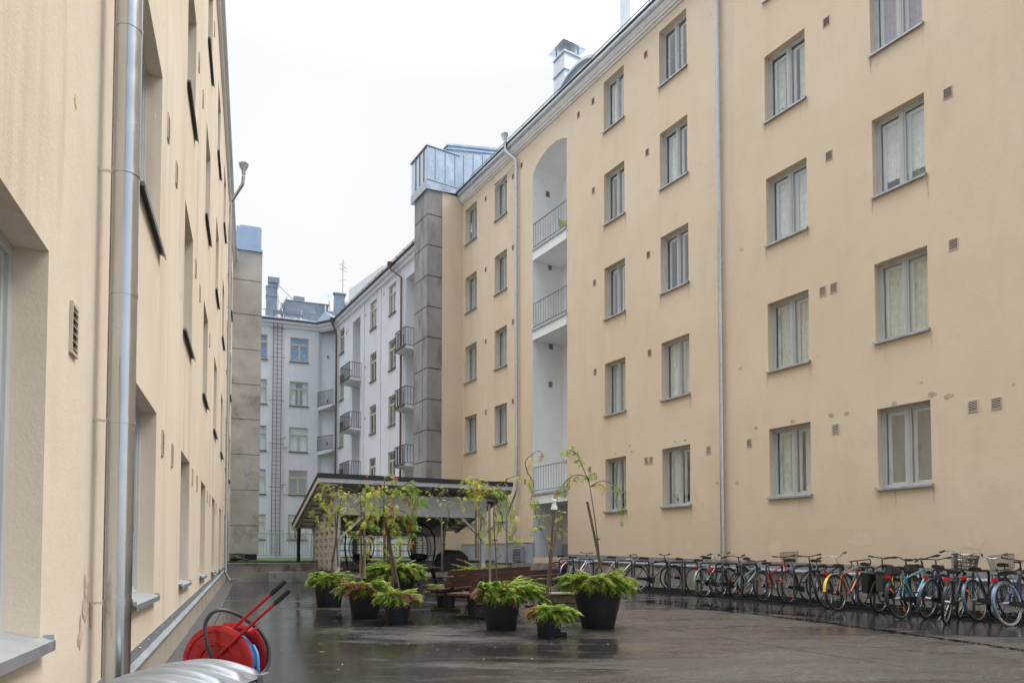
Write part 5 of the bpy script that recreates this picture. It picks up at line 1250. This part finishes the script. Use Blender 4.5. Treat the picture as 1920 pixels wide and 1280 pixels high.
for dy, dx in ((-.055, .03), (.0, -.03)):
    a = Vector((-.16 + dx, dy - .1, hz - .05 - dx * 1.1)); b = Vector((.45 + dx, dy - .05, hz + .50 - dx * 1.1)); d = (b - a).normalized(); m = MB()
    m.tube([b - d * .02, b + d * .0, b + d * .12, b + d * .135], [.017, .019, .019, .016], 12); obj('grip', m, M_black, hd, smooth=True)
m = MB(); m.tube(spline([(.02, -.13, hz - .05), (-.02, -.18, hz + .12), (-.05, -.18, hz + .30), (.02, -.14, hz + .40), (.12, -.02, hz + .36), (.22, .10, hz + .24), (.29, .14, hz + .10), (.31, .10, hz - .05), (.27, .0, hz - .12)], 6), .0145, 10); obj('feed_hose', m, M_hose, t, smooth=True)
m = MB(); m.tube(spline([(.24, .0, hz + .12), (.30, -.05, hz + .06), (.325, -.08, hz - .05), (.31, -.06, hz - .16)], 6), .013, 10); m.tube([(-.30, .0, hz + .12), (-.27, .0, hz + .10)], .013, 8); obj('loose_hose', m, M_blueh, t, smooth=True)
m = MB(); m.lathe([(.02, 0), (.028, .03), (.028, .06), (.02, .07)], (.27, -.02, hz - .14), 12); obj('coupling', m, M_chrome, t, smooth=True)
# ribbed grey bin with a curved lid, in the foreground
t = thing('grit_bin', 'grey ribbed plastic bin with an arched lid in the left foreground', 'bin', (-1.565, 3.3, gz(0, 3.3)), R_(-3))
m = MB(); N, MY = 26, 96
def lid(x, v, dz=0):
    f = x / .295; z = .655 + .075 * (1 - f * f) + .024 * max(0, math.sin(v * math.pi * 7)) ** .8 * (1 if abs(f) < .88 else 0) - .04 * abs(2 * v - 1) ** 6
    return Vector((x, -.33 + .66 * v, z - gz(0, 3.3) + dz))
for i in range(N):
    for j in range(MY):
        x0, x1 = -.295 + .59 * i / N, -.295 + .59 * (i + 1) / N; m.face([lid(x0, j / MY), lid(x1, j / MY), lid(x1, (j + 1) / MY), lid(x0, (j + 1) / MY)])
obj('lid', m, M_lid, t, smooth=True)
m = MB(); zt = .652 - gz(0, 3.3)
m.hexa([(-.23, -.26, 0), (.23, -.26, 0), (.23, .26, 0), (-.23, .26, 0), (-.28, -.31, zt - .04), (.28, -.31, zt - .04), (.28, .31, zt - .04), (-.28, .31, zt - .04)])
m.box(-.30, .30, -.335, .335, zt - .045, zt - .008)
obj('body', m, M_lid, t, bevel=.012)
for (x, s) in ((-.31, -1), (.305, 1)):
    m = MB(); m.box(x - .012, x + .018, .2, .27, zt - .06, zt + .02); m.lathe([(.012, -.02), (.012, .02)], (x, .285, zt), 10); obj('hinge', m, M_lid, t)
# ================================================================== bicycles
CACHE = {}
def wheel_mesh(R, kind):
    k = ('w', R, kind)
    if k in CACHE: return CACHE[k]
    m = MB()
    ring = lambda r, n=36: [(r * math.cos(2 * math.pi * i / n), 0, r * math.sin(2 * math.pi * i / n)) for i in range(n)]
    m.tube(ring(R - .035), .0105, 6, closed=True)
    m.tube([(0, -.03, 0), (0, .03, 0)], .022 if kind == 'hub' else .016, 10)
    if kind == 'hub': m.tube([(0, -.045, 0), (0, .045, 0)], .035, 12)
    n = 28
    for i in range(n):
        a = 2 * math.pi * i / n; b = a + (.35 if i % 2 else -.35); s = .024 if i % 4 < 2 else -.024
        m.tube([(.018 * math.cos(b), s, .018 * math.sin(b)), ((R - .04) * math.cos(a), 0, (R - .04) * math.sin(a))], .0014, 3, cap=False)
    me = m.mesh('wheel', M_rim, True)
    m = MB(); m.tube(ring(R - .016, 40), .0175 if kind != 'fat' else .024, 8, closed=True)
    CACHE[k] = (me, m); return CACHE[k]
def bike(label, px, py, Y, az, frame_c, style='mens', bar='flat', R=.345, lean=0, steer=0, kind='', tyre=None, guard=None, carrier=True, basket=None, refl=True, extras=(), saddle_h=.93, bar_c=None, barh=0):
    """px,py: where the near (rear) wheel touches the ground in the photo"""
    p = at(px, py, Y); x, y = p.x, p.y; saddle_h -= .055
    fm = frame_c if isinstance(frame_c, bpy.types.Material) else mat('bike_paint_%d' % (len(MATS)), frame_c, .35, .2, var=.08, vscale=20, coat=.4)
    t = thing('bicycle', label, 'bicycle', (x, y, gz(x, y)), 0, 'bicycles parked along the peach wall')
    tilt = -math.atan(.0155 * math.cos(R_(az)))
    t.rotation_mode = 'QUATERNION'
    # heading az measured from the view axis to the right; +x is forward
    q = Euler((0, 0, R_(90 - az))).to_quaternion() @ Euler((R_(lean), 0, 0)).to_quaternion() @ Euler((0, tilt, 0)).to_quaternion()
    t.rotation_quaternion = q
    WB = 1.04 * (R / .345) ** .4; zc = R; k = R / .345
    BBp = Vector((.43 * k, 0, .285)); ST = Vector((.27 * k, 0, saddle_h - .16)); SD = Vector((.225 * k, 0, saddle_h)); HT = Vector((.865 * k + .02, 0, .86)); HB = Vector((.905 * k + .02, 0, .72)); FA = Vector((WB, 0, zc)); RA = Vector((0, 0, zc))
    if R < .32: HT.z, HB.z = .74, .62
    m = MB(); T = lambda a, b, r, n=8: m.tube([a, b], r, n)
    T(ST, BBp, .018); T(HT, HB, .019)
    if style == 'mens': T(ST + Vector((.01, 0, -.03)), HT + Vector((.0, 0, -.02)), .018); T(BBp, HB + Vector((0, 0, .01)), .021)
    elif style == 'mtb': T(ST + Vector((.02, 0, -.10)), HT + Vector((.0, 0, -.02)), .017); T(BBp, HB, .022)
    else:
        m.tube(spline([HT + Vector((0, 0, -.06)), (.68 * k, 0, .53), (.50 * k, 0, .40), BBp + Vector((-.05, 0, .10))]), .018, 8); m.tube(spline([HB, (.72 * k, 0, .44), (.54 * k, 0, .31), BBp]), .021, 8)
    for s in (-1, 1):
        w_ = Vector((0, s * .045, 0)); m.tube([BBp + w_ * .6, RA + w_ * 1.3], .009, 6); m.tube([ST + Vector((-.005, 0, -.03)), RA + w_ * 1.3 + Vector((0, 0, 0))], .008, 6)
    m.tube([BBp + Vector((0, -.035, 0)), BBp + Vector((0, .035, 0))], .022, 10)
    fr = obj('frame', m, fm, t, smooth=True)
    # steering group, turned about the head tube
    ax = (HT - HB).normalized(); M = Matrix.Translation(HB) @ Matrix.Rotation(R_(steer), 4, ax) @ Matrix.Translation(-HB)
    tr = lambda v: M @ Vector(v)
    m = MB()
    for s in (-1, 1): m.tube([tr(HB + Vector((.01, s * .03, -.02))), tr(HB + Vector((.03, s * .05, -.12))), tr(FA + Vector((-.03, s * .05, .08))), tr(FA + Vector((0, s * .05, 0)))], [.016, .015, .012, .010], 7)
    obj('fork', m, fm if kind != 'chromefork' else M_chrome, t, smooth=True)
    bc = bar_c or M_chrome; m = MB(); hs = HT + Vector((-.02, 0, .10 + barh)); m.tube([tr(HT), tr(hs)], .013, 8)
    grips = []
    if bar == 'flat':
        P = [(.0, -.30), (.03, -.12), (.06, 0), (.03, .12), (.0, .30)]; pts = [tr(hs + Vector((xx, yy, .02 + abs(yy) * .12))) for xx, yy in P]; m.tube(spline(pts, 4), .011, 7); grips = [(pts[0], pts[0].lerp(pts[1], .62)), (pts[-1], pts[-1].lerp(pts[-2], .62))]
    elif bar == 'city':
        P = [(-.24, -.30, .02), (-.10, -.27, .045), (.02, -.17, .06), (.06, -.06, .01), (.06, .06, .01), (.02, .17, .06), (-.10, .27, .045), (-.24, .30, .02)]; pts = [tr(hs + Vector(q_)) for q_ in P]; m.tube(spline(pts, 5), .011, 7); grips = [(pts[0], pts[1]), (pts[-1], pts[-2])]
    else:
        for s in (-1, 1):
            P = [(.04, 0, 0), (.04, s * .17, 0), (.10, s * .20, .0), (.14, s * .20, -.05), (.10, s * .20, -.11), (.0, s * .20, -.13)]; pts = [tr(hs + Vector(q_)) for q_ in P]; m.tube(spline(pts, 4), .012, 7)
    hb = obj('handlebar', m, bc if bar != 'drop' else M_black, t, smooth=True)
    for a, b in grips: obj('grip', MB().tube([a, b], .0165, 8), M_black, hb, smooth=True)
    if bar != 'drop':
        m = MB()
        for a, b in grips: c = b.lerp(a, -.15); m.tube([c + Vector((.02, 0, -.005)), a.lerp(b, .35) + Vector((.045, 0, -.02))], .005, 5)
        c0 = tr(hs + Vector((.03, .05, .02))); m.tube(spline([c0, tr(hs + Vector((.16, .08, .02))), tr(HB + Vector((.08, .03, .05)))], 5), .003, 4)
        obj('brake_levers', m, M_black, hb)
    # saddle and post
    m = MB(); m.tube([ST + Vector((.02, 0, -.05)), SD + Vector((0, 0, -.03))], .0125, 8); obj('seat_post', m, M_chrome, t, smooth=True)
    m = MB(); prof = [(-.12, .082, .0), (-.09, .088, .012), (-.03, .070, .006), (.04, .036, 0), (.10, .022, .0), (.145, .014, -.008)]
    ringp = []
    for (xx, w_, dz) in prof: ringp.append([SD + Vector((xx, w_ * math.cos(a), dz + .022 * math.sin(a) + (-.02 if math.sin(a) < -.1 else 0))) for a in [i * math.pi / 5 for i in range(10)]])
    for i in range(len(ringp) - 1):
        for j in range(10): m.face([ringp[i][j], ringp[i][(j + 1) % 10], ringp[i + 1][(j + 1) % 10], ringp[i + 1][j]])
    m.face(ringp[0]); m.face(ringp[-1]); obj('saddle', m, M_saddle, t, smooth=True)
    # wheels
    for (c, fwd) in ((RA, False), (FA, True)):
        me, tm = wheel_mesh(R, kind if not fwd else ('fat' if kind == 'fat' else ''))
        wl = obj('wheel', me, None, t); cc = tr(c) if fwd else c; wl.location = cc
        if fwd and steer: wl.rotation_euler = Matrix.Rotation(R_(steer), 3, ax).to_euler()
        ORG[wl.name] = Vector((0, 0, 0)); key = ('t', R, kind == 'fat', tyre)
        if key not in CACHE: CACHE[key] = tm.mesh('tyre', M_rubberw if tyre == 'cream' else M_rubber, True)
        obj('tyre', CACHE[key], None, wl)
    if guard is not None:
        gm_ = guard if isinstance(guard, bpy.types.Material) else mat('guard_%d' % len(MATS), guard, .3, .4, var=.05)
        for (c, a0, a1, fwd) in ((RA, 60, 215, False), (FA, -15, 130, True)):
            m = MB(); rr = R + .018; prev = None
            for i in range(15):
                a = R_(a0 + (a1 - a0) * i / 14); row = [c + Vector(((rr - e) * math.cos(a), yy, (rr - e) * math.sin(a))) for yy, e in ((-.027, .014), (-.015, .002), (.015, .002), (.027, .014))]
                if fwd: row = [tr(v) for v in row]
                if prev:
                    for j in range(3): m.face([prev[j], prev[j + 1], row[j + 1], row[j]])
                prev = row
            obj('mudguard', m, gm_, t, smooth=True)
    # crank, chainring, chain guard, pedals
    m = MB(); m.lathe([(.0, -.048), (.07, -.048), (.085, -.046), (.085, -.042), (.07, -.040), (0, -.040)], BBp, 24, 'y'); ca = rnd.uniform(0, 3.1); u = Vector((math.cos(ca), 0, math.sin(ca)))
    m.bar(BBp + Vector((0, -.055, 0)), BBp + Vector((0, -.06, 0)) + u * .165, .014, .022); m.bar(BBp + Vector((0, .055, 0)), BBp + Vector((0, .06, 0)) - u * .165, .014, .022)
    ck = obj('crankset', m, M_chrome if rnd.random() < .5 else M_blackm, t, smooth=True)
    for s, v in ((-1, u), (1, -u)):
        c = BBp + v * .165; m = MB(); m.box(c.x - .045, c.x + .045, min(s * .065, s * .15), max(s * .065, s * .15), c.z - .012, c.z + .012); obj('pedal', m, M_black, ck)
    m = MB()
    if style == 'mtb' or bar == 'drop': m.tube([BBp + Vector((0, -.044, .08)), RA + Vector((0, -.044, .035))], .004, 4); m.tube([BBp + Vector((0, -.044, -.08)), RA + Vector((.03, -.044, -.05))], .004, 4); m.lathe([(.0, -.05), (.045, -.05), (.045, -.035), (0, -.035)], RA, 14, 'y')
    else: m.hexa([BBp + Vector((.09, -.066, -.06)), BBp + Vector((.09, -.055, -.06)), RA + Vector((-.03, -.055, -.025)), RA + Vector((-.03, -.066, -.025)), BBp + Vector((.09, -.066, .075)), BBp + Vector((.09, -.055, .075)), RA + Vector((-.03, -.055, .03)), RA + Vector((-.03, -.066, .03))])
    obj('chain' if (style == 'mtb' or bar == 'drop') else 'chain_guard', m, M_blackm, t)
    if carrier:
        m = MB(); z = R * 2 + .055
        for s in (-1, 1):
            m.tube([(ST.x - .02, s * .04, z - .01), (-.05, s * .055, z), (-.20, s * .05, z)], .005, 5); m.tube([(0, s * .06, zc), (-.10, s * .055, z)], .005, 5); m.tube([(0, s * .06, zc), (.05, s * .05, z)], .005, 5)
        for i in range(4): m.tube([(-.19 + .09 * i, -.055, z), (-.19 + .09 * i, .055, z)], .004, 4)
        m.tube([(.02, 0, z + .005), (-.15, 0, z + .008)], .005, 4); obj('carrier', m, M_blackm, t)
    if refl:
        z = R * 2 + .02; xx = -.21 if carrier else -.05
        m = MB(); m.box(xx - .015, xx + .01, -.05, .05, z - .01, z + .045); obj('rear_reflector', m, M_reflr, t, bevel=.006)
    m = MB(); m.lathe([(.0, 0), (.036, .006), (.040, .03), (.02, .055), (0, .06)], tr(HB + Vector((.09, 0, .06))), 12, 'x'); obj('headlight', m, M_blackm, t, smooth=True)
    if basket:
        m = MB(); bx0, bx1, by, z0, z1, rr = .02, .30, .17, -.02, .24, .003
        bo = HT + Vector((.05, 0, .0))
        def bp(f, a, s): # rim polygon
            lo = .82 + .18 * f; xx = (bx0 + bx1) / 2 + (bx1 - bx0) / 2 * lo * (1.0 if abs(math.cos(a)) > .72 else abs(math.cos(a)) / .72) * (1 if math.cos(a) > 0 else -1); yy = by * lo * (1.0 if abs(math.sin(a)) > .69 else abs(math.sin(a)) / .69) * (1 if math.sin(a) > 0 else -1)
            return tr(bo + Vector((xx, yy, z0 + (z1 - z0) * f)))
        nn = 40 if basket != 'wire' else 20; rows_ = 11 if basket != 'wire' else 5
        for i in range(nn): a = 2 * math.pi * (i + .5) / nn; m.tube([bp(0, a, 1), bp(1, a, 1)], .0022 if basket != 'wire' else .004, 3, cap=False)
        for j in range(rows_): m.tube([bp(j / (rows_ - 1), 2 * math.pi * (i + .5) / nn, 1) for i in range(nn)], .0022 if 0 < j < rows_ - 1 and basket != 'wire' else .005, 4, closed=True)
        for i in range(9): yy = -by * .8 + by * 1.6 * i / 8; m.tube([tr(bo + Vector((bx0 + .02, yy, z0))), tr(bo + Vector((bx1 - .02, yy, z0)))], .003, 3)
        obj('basket', m, M_mesh if basket != 'wire' else M_blackm, t)
    for e in extras:
        if e == 'kickstand': obj('kickstand', MB().tube([BBp + Vector((-.05, .04, 0)), (BBp.x - .16, .16, .02), (BBp.x - .19, .17, .005)], .008, 6), M_chrome, t)
        if e == 'pannier': 
            m = MB(); m.hexa([(-.30, -.22, .42), (.06, -.22, .42), (.06, -.08, .42), (-.30, -.08, .42), (-.32, -.24, .76), (.08, -.24, .76), (.08, -.06, .76), (-.32, -.06, .76)]); m.box(-.33, .09, -.25, -.05, .761, .80); obj('pannier', m, mat('pannier_cloth', (.055, .052, .048), .7, var=.2, bump=.3, bscale=30), t, bevel=.015)
            m = MB(); m.hexa([(-.28, .08, .36), (.04, .08, .36), (.04, .2, .36), (-.28, .2, .36), (-.3, .06, .74), (.06, .06, .74), (.06, .22, .74), (-.3, .22, .74)]); obj('pannier', m, M_black, t, bevel=.015)
        if e == 'lock': m = MB(); m.tube([(-.02 + .13 * math.cos(a), -.03, R * 2 - .04 + .12 * math.sin(a)) for a in [i * math.pi / 10 for i in range(-3, 13)]], .009, 7); obj('cable_lock', m, M_yellow, t, smooth=True)
        if e == 'yguard': 
            m = MB(); prev = None
            for i in range(9):
                a = R_(100 + 75 * i / 8); row = [RA + Vector(((R + .022) * math.cos(a), yy, (R + .022) * math.sin(a))) for yy in (-.03, .03)]
                if prev: m.face([prev[0], prev[1], row[1], row[0]])
                prev = row
            obj('guard_tip', m, M_yellow, t)
        if e == 'spoke': 
            for a in (2.4, -1.0): c = RA + Vector((math.cos(a), 0, math.sin(a))) * R * .62; m = MB(); m.bar(c + Vector((-math.cos(a), 0, -math.sin(a))) * .045, c + Vector((math.cos(a), 0, math.sin(a))) * .045, .014, .03); obj('spoke_reflector', m, M_reflo, t)
        if e == 'orange': m = MB(); m.bar(ST + Vector((-.03, -.02, -.25)), ST + Vector((-.25, -.03, -.25)), .02, .03); obj('strap', m, M_reflo, t)
        if e == 'bag': m = MB(); m.hexa([(-.18, -.09, R * 2 + .06), (.10, -.09, R * 2 + .06), (.10, .09, R * 2 + .06), (-.18, .09, R * 2 + .06), (-.15, -.07, R * 2 + .22), (.08, -.07, R * 2 + .2), (.08, .07, R * 2 + .2), (-.15, .07, R * 2 + .22)]); obj('bag', m, M_black, t, bevel=.02)
        if e == 'wrap':
            m = MB(); a = tr(FA + Vector((-.25, -.04, .05))); b = tr(FA + Vector((-.12, -.04, .30))); m.tube([tr(HB + Vector((.05, -.05, -.15))), tr(HB + Vector((.08, -.06, -.40)))], .022, 8); obj('plastic_wrap', m, M_whitep, t)
    return t
def YG(px, py):     # depth of a ground point seen at (px,py)
    a, b = (px - 960) / FPX, -(py - PY) / FPX; c, s = math.cos(PITCH), math.sin(PITCH); ry = c - s * b; rz2 = s + c * b
    return EYE / (0.0155 * ry - rz2) * ry
def B(label, px, py, az, fc, **k): return bike(label, px, py, YG(px, py), az, fc, **k)
B('purple bicycle farthest left in the row, with a red rear light', 1043, 1089, 58, (.16, .03, .14), style='ladies', bar='flat', guard=None, basket='mesh', extras=('spoke',), bar_c=M_black, lean=0)
B('white step-through bicycle with white mudguards, partly behind the largest planter', 1064, 1094, 50, (.72, .73, .75), style='ladies', bar='flat', guard=(.70, .72, .75), bar_c=M_black, lean=2)
B('cream white racing bicycle with dark green drop handlebars', 1136, 1098, 74, (.70, .70, .64), style='mens', bar='drop', guard=None, carrier=False, saddle_h=.95, lean=-4)
B('slim black bicycle with bright wheel rims, right beside the largest planter', 1195, 1107, 74, (.02, .02, .022), style='mens', bar='flat', guard=M_blackm, carrier=False, bar_c=M_black, saddle_h=.96, lean=-2)
b5 = B('dark green bicycle parked front wheel out, wide chrome handlebar and wheel turned aside', 1300, 1096, 238, (.03, .07, .035), style='mens', bar='city', guard=(.55, .56, .57), kind='', basket='mesh', steer=-22, saddle_h=1.0, refl=False, barh=.06, lean=-3)
B('bicycle with bare thin dark frame behind the sage green one', 1304, 1114, 55, (.35, .36, .34), style='mens', bar='city', carrier=False, saddle_h=.94, refl=False, lean=-4)
B('sage green bicycle with long chrome handlebar and large red reflector', 1321, 1119, 52, (.17, .21, .15), style='mens', bar='city', guard=(.28, .33, .25), saddle_h=1.02, R=.35, extras=('kickstand',), barh=.06, lean=-4)
B('black bicycle with brown strapped bar and small saddle, right of the sage green one', 1349, 1120, 56, (.05, .045, .04), style='ladies', bar='city', guard=None, R=.33, saddle_h=.88, bar_c=M_black, lean=-5)
B('mint green small-wheeled mountain bicycle with fat black tyres', 1380, 1120, 54, (.22, .33, .30), style='mtb', bar='flat', R=.30, kind='fat', carrier=False, refl=False, saddle_h=.80, bar_c=M_black, extras=('spoke',), lean=2)
B('red mountain bicycle fading to purple at the head, orange strap on the stays', 1432, 1126, 55, (.42, .02, .06), style='mtb', bar='flat', carrier=False, refl=False, basket='mesh', saddle_h=.91, extras=('orange', 'spoke'), bar_c=M_black, lean=-3)
B('black mountain bicycle with orange spoke reflectors and a silver patch on its down tube', 1478, 1131, 56, (.02, .021, .024), style='mens', bar='flat', R=.355, carrier=False, refl=False, extras=('spoke', 'wrap'), saddle_h=1.0, bar_c=M_black, barh=.03, lean=-4)
B('black bicycle with a yellow rear mudguard tip', 1552, 1140, 50, (.025, .025, .027), style='mens', bar='city', guard=M_blackm, refl=False, extras=(), saddle_h=.92, barh=.08, lean=-12)
B('copper orange racing bicycle with drop handlebars and chrome carrier', 1572, 1144, 57, (.50, .17, .05), style='mens', bar='drop', guard=None, extras=('yguard',), carrier=True, saddle_h=.93, lean=-7)
B('black bicycle loaded with a dark box-shaped pannier', 1648, 1148, 57, (.02, .02, .02), style='ladies', bar='city', R=.33, extras=('pannier',), refl=False, bar_c=M_black, lean=5)
B('turquoise bicycle with a yellow cable lock over its rear wheel', 1691, 1160, 60, (.10, .36, .42), style='mens', bar='flat', guard=M_blackm, kind='hub', extras=('lock', 'bag', 'spoke'), saddle_h=.93, bar_c=M_black, barh=.04, lean=-8)
B('dark grey city bicycle with chrome handlebar and a small mesh front basket', 1736, 1159, 56, (.04, .045, .055), style='ladies', bar='city', guard=(.12, .13, .16), kind='hub', basket='mesh', saddle_h=.96, barh=.05, extras=(), lean=9)
B('dark blue-black city bicycle seen end-on with a big round wire basket', 1773, 1169, 43, (.03, .036, .05), style='ladies', bar='city', guard=M_blackm, kind='hub', basket='wire', saddle_h=.90, barh=.14, extras=('kickstand',), lean=6)
B('navy city bicycle with chrome handlebar and a deep mesh basket, second from the right edge', 1836, 1164, 60, (.035, .045, .07), style='ladies', bar='city', guard=(.14, .16, .20), kind='hub', basket='mesh', saddle_h=.93, barh=.08, tyre='grey', extras=('spoke',), lean=-9)
B('blue bicycle at the right edge with cream tyres', 1896, 1173, 66, (.02, .06, .20), style='ladies', bar='flat', guard=(.18, .24, .36), kind='hub', tyre='cream', saddle_h=.90, barh=.02, lean=-8)
B('dark bicycle leaning behind the one with the turned chrome handlebar', 1262, 1104, 58, (.03, .03, .032), style='mens', bar='flat', guard=M_blackm, refl=False, lean=5, bar_c=M_black)
B('old brown bicycle with long brown grips, tucked behind the mint green mountain bicycle', 1398, 1114, 52, (.07, .05, .035), style='mens', bar='city', guard=M_blackm, refl=False, lean=-4, saddle_h=.98, barh=.06, bar_c=M_brownmetal)
B('black bicycle squeezed between the black mountain bicycle and the yellow-tipped one', 1516, 1126, 60, (.022, .022, .024), style='mtb', bar='flat', refl=False, carrier=False, lean=4, bar_c=M_black, saddle_h=.97)
B('dark grey bicycle between the copper racing bicycle and the pannier bicycle', 1612, 1136, 54, (.05, .052, .056), style='mens', bar='flat', guard=M_blackm, refl=False, lean=3, bar_c=M_black)
B('black bicycle in the gap right of the turquoise one, small rear carrier', 1716, 1148, 58, (.022, .024, .028), style='ladies', bar='flat', guard=M_blackm, refl=False, lean=-3, bar_c=M_black, extras=('bag',))
B('black bicycle half hidden behind the blue one', 1868, 1158, 56, (.02, .02, .024), style='mens', bar='flat', guard=M_blackm, refl=False, lean=4, bar_c=M_black, saddle_h=.98)
# rack
rk = thing('bike_rack', 'dark steel bicycle rack of square hoops on two ground rails along the peach wall', 'bike rack', tuple(FR.pt(11, -1.5, .2)))
hx = [1062, 1099, 1141, 1171, 1203, 1238, 1270, 1293, 1328, 1368, 1404, 1451, 1503, 1561, 1622, 1689, 1762, 1838, 1925]
for x in hx:
    d_ = 14.7 - 1.45; a = (x - 960) / FPX; Yh = d_ / (nR[0] * a + nR[1]); P = Vector((a * Yh, Yh, 0)); u = P.x * dR[0] + P.y * dR[1]
    q0, q1 = -1.72, -1.18; z0 = gz(0, Yh); z1 = z0 + .82; r_ = .05
    path = [(q0, z0), (q0, z1 - r_), (q0 + .015, z1 - .015), (q0 + r_, z1), (q1 - r_, z1), (q1 - .015, z1 - .015), (q1, z1 - r_), (q1, z0)]
    obj('hoop', MB().tube([FR.pt(u, q, z) for q, z in path], .0215, 10), mat('hoop_steel', (.055, .058, .066), .45, .4), rk, world=True, smooth=True)
for q in (-1.78, -1.12, -.62):
    a, b = FR.pt(2, q, 0), FR.pt(20.5, q, 0); a.z = gz(0, a.y) + .03; b.z = gz(0, b.y) + .03
    obj('ground_rail', MB().bar(a, b, .05, .05), M_blackm, rk, world=True)
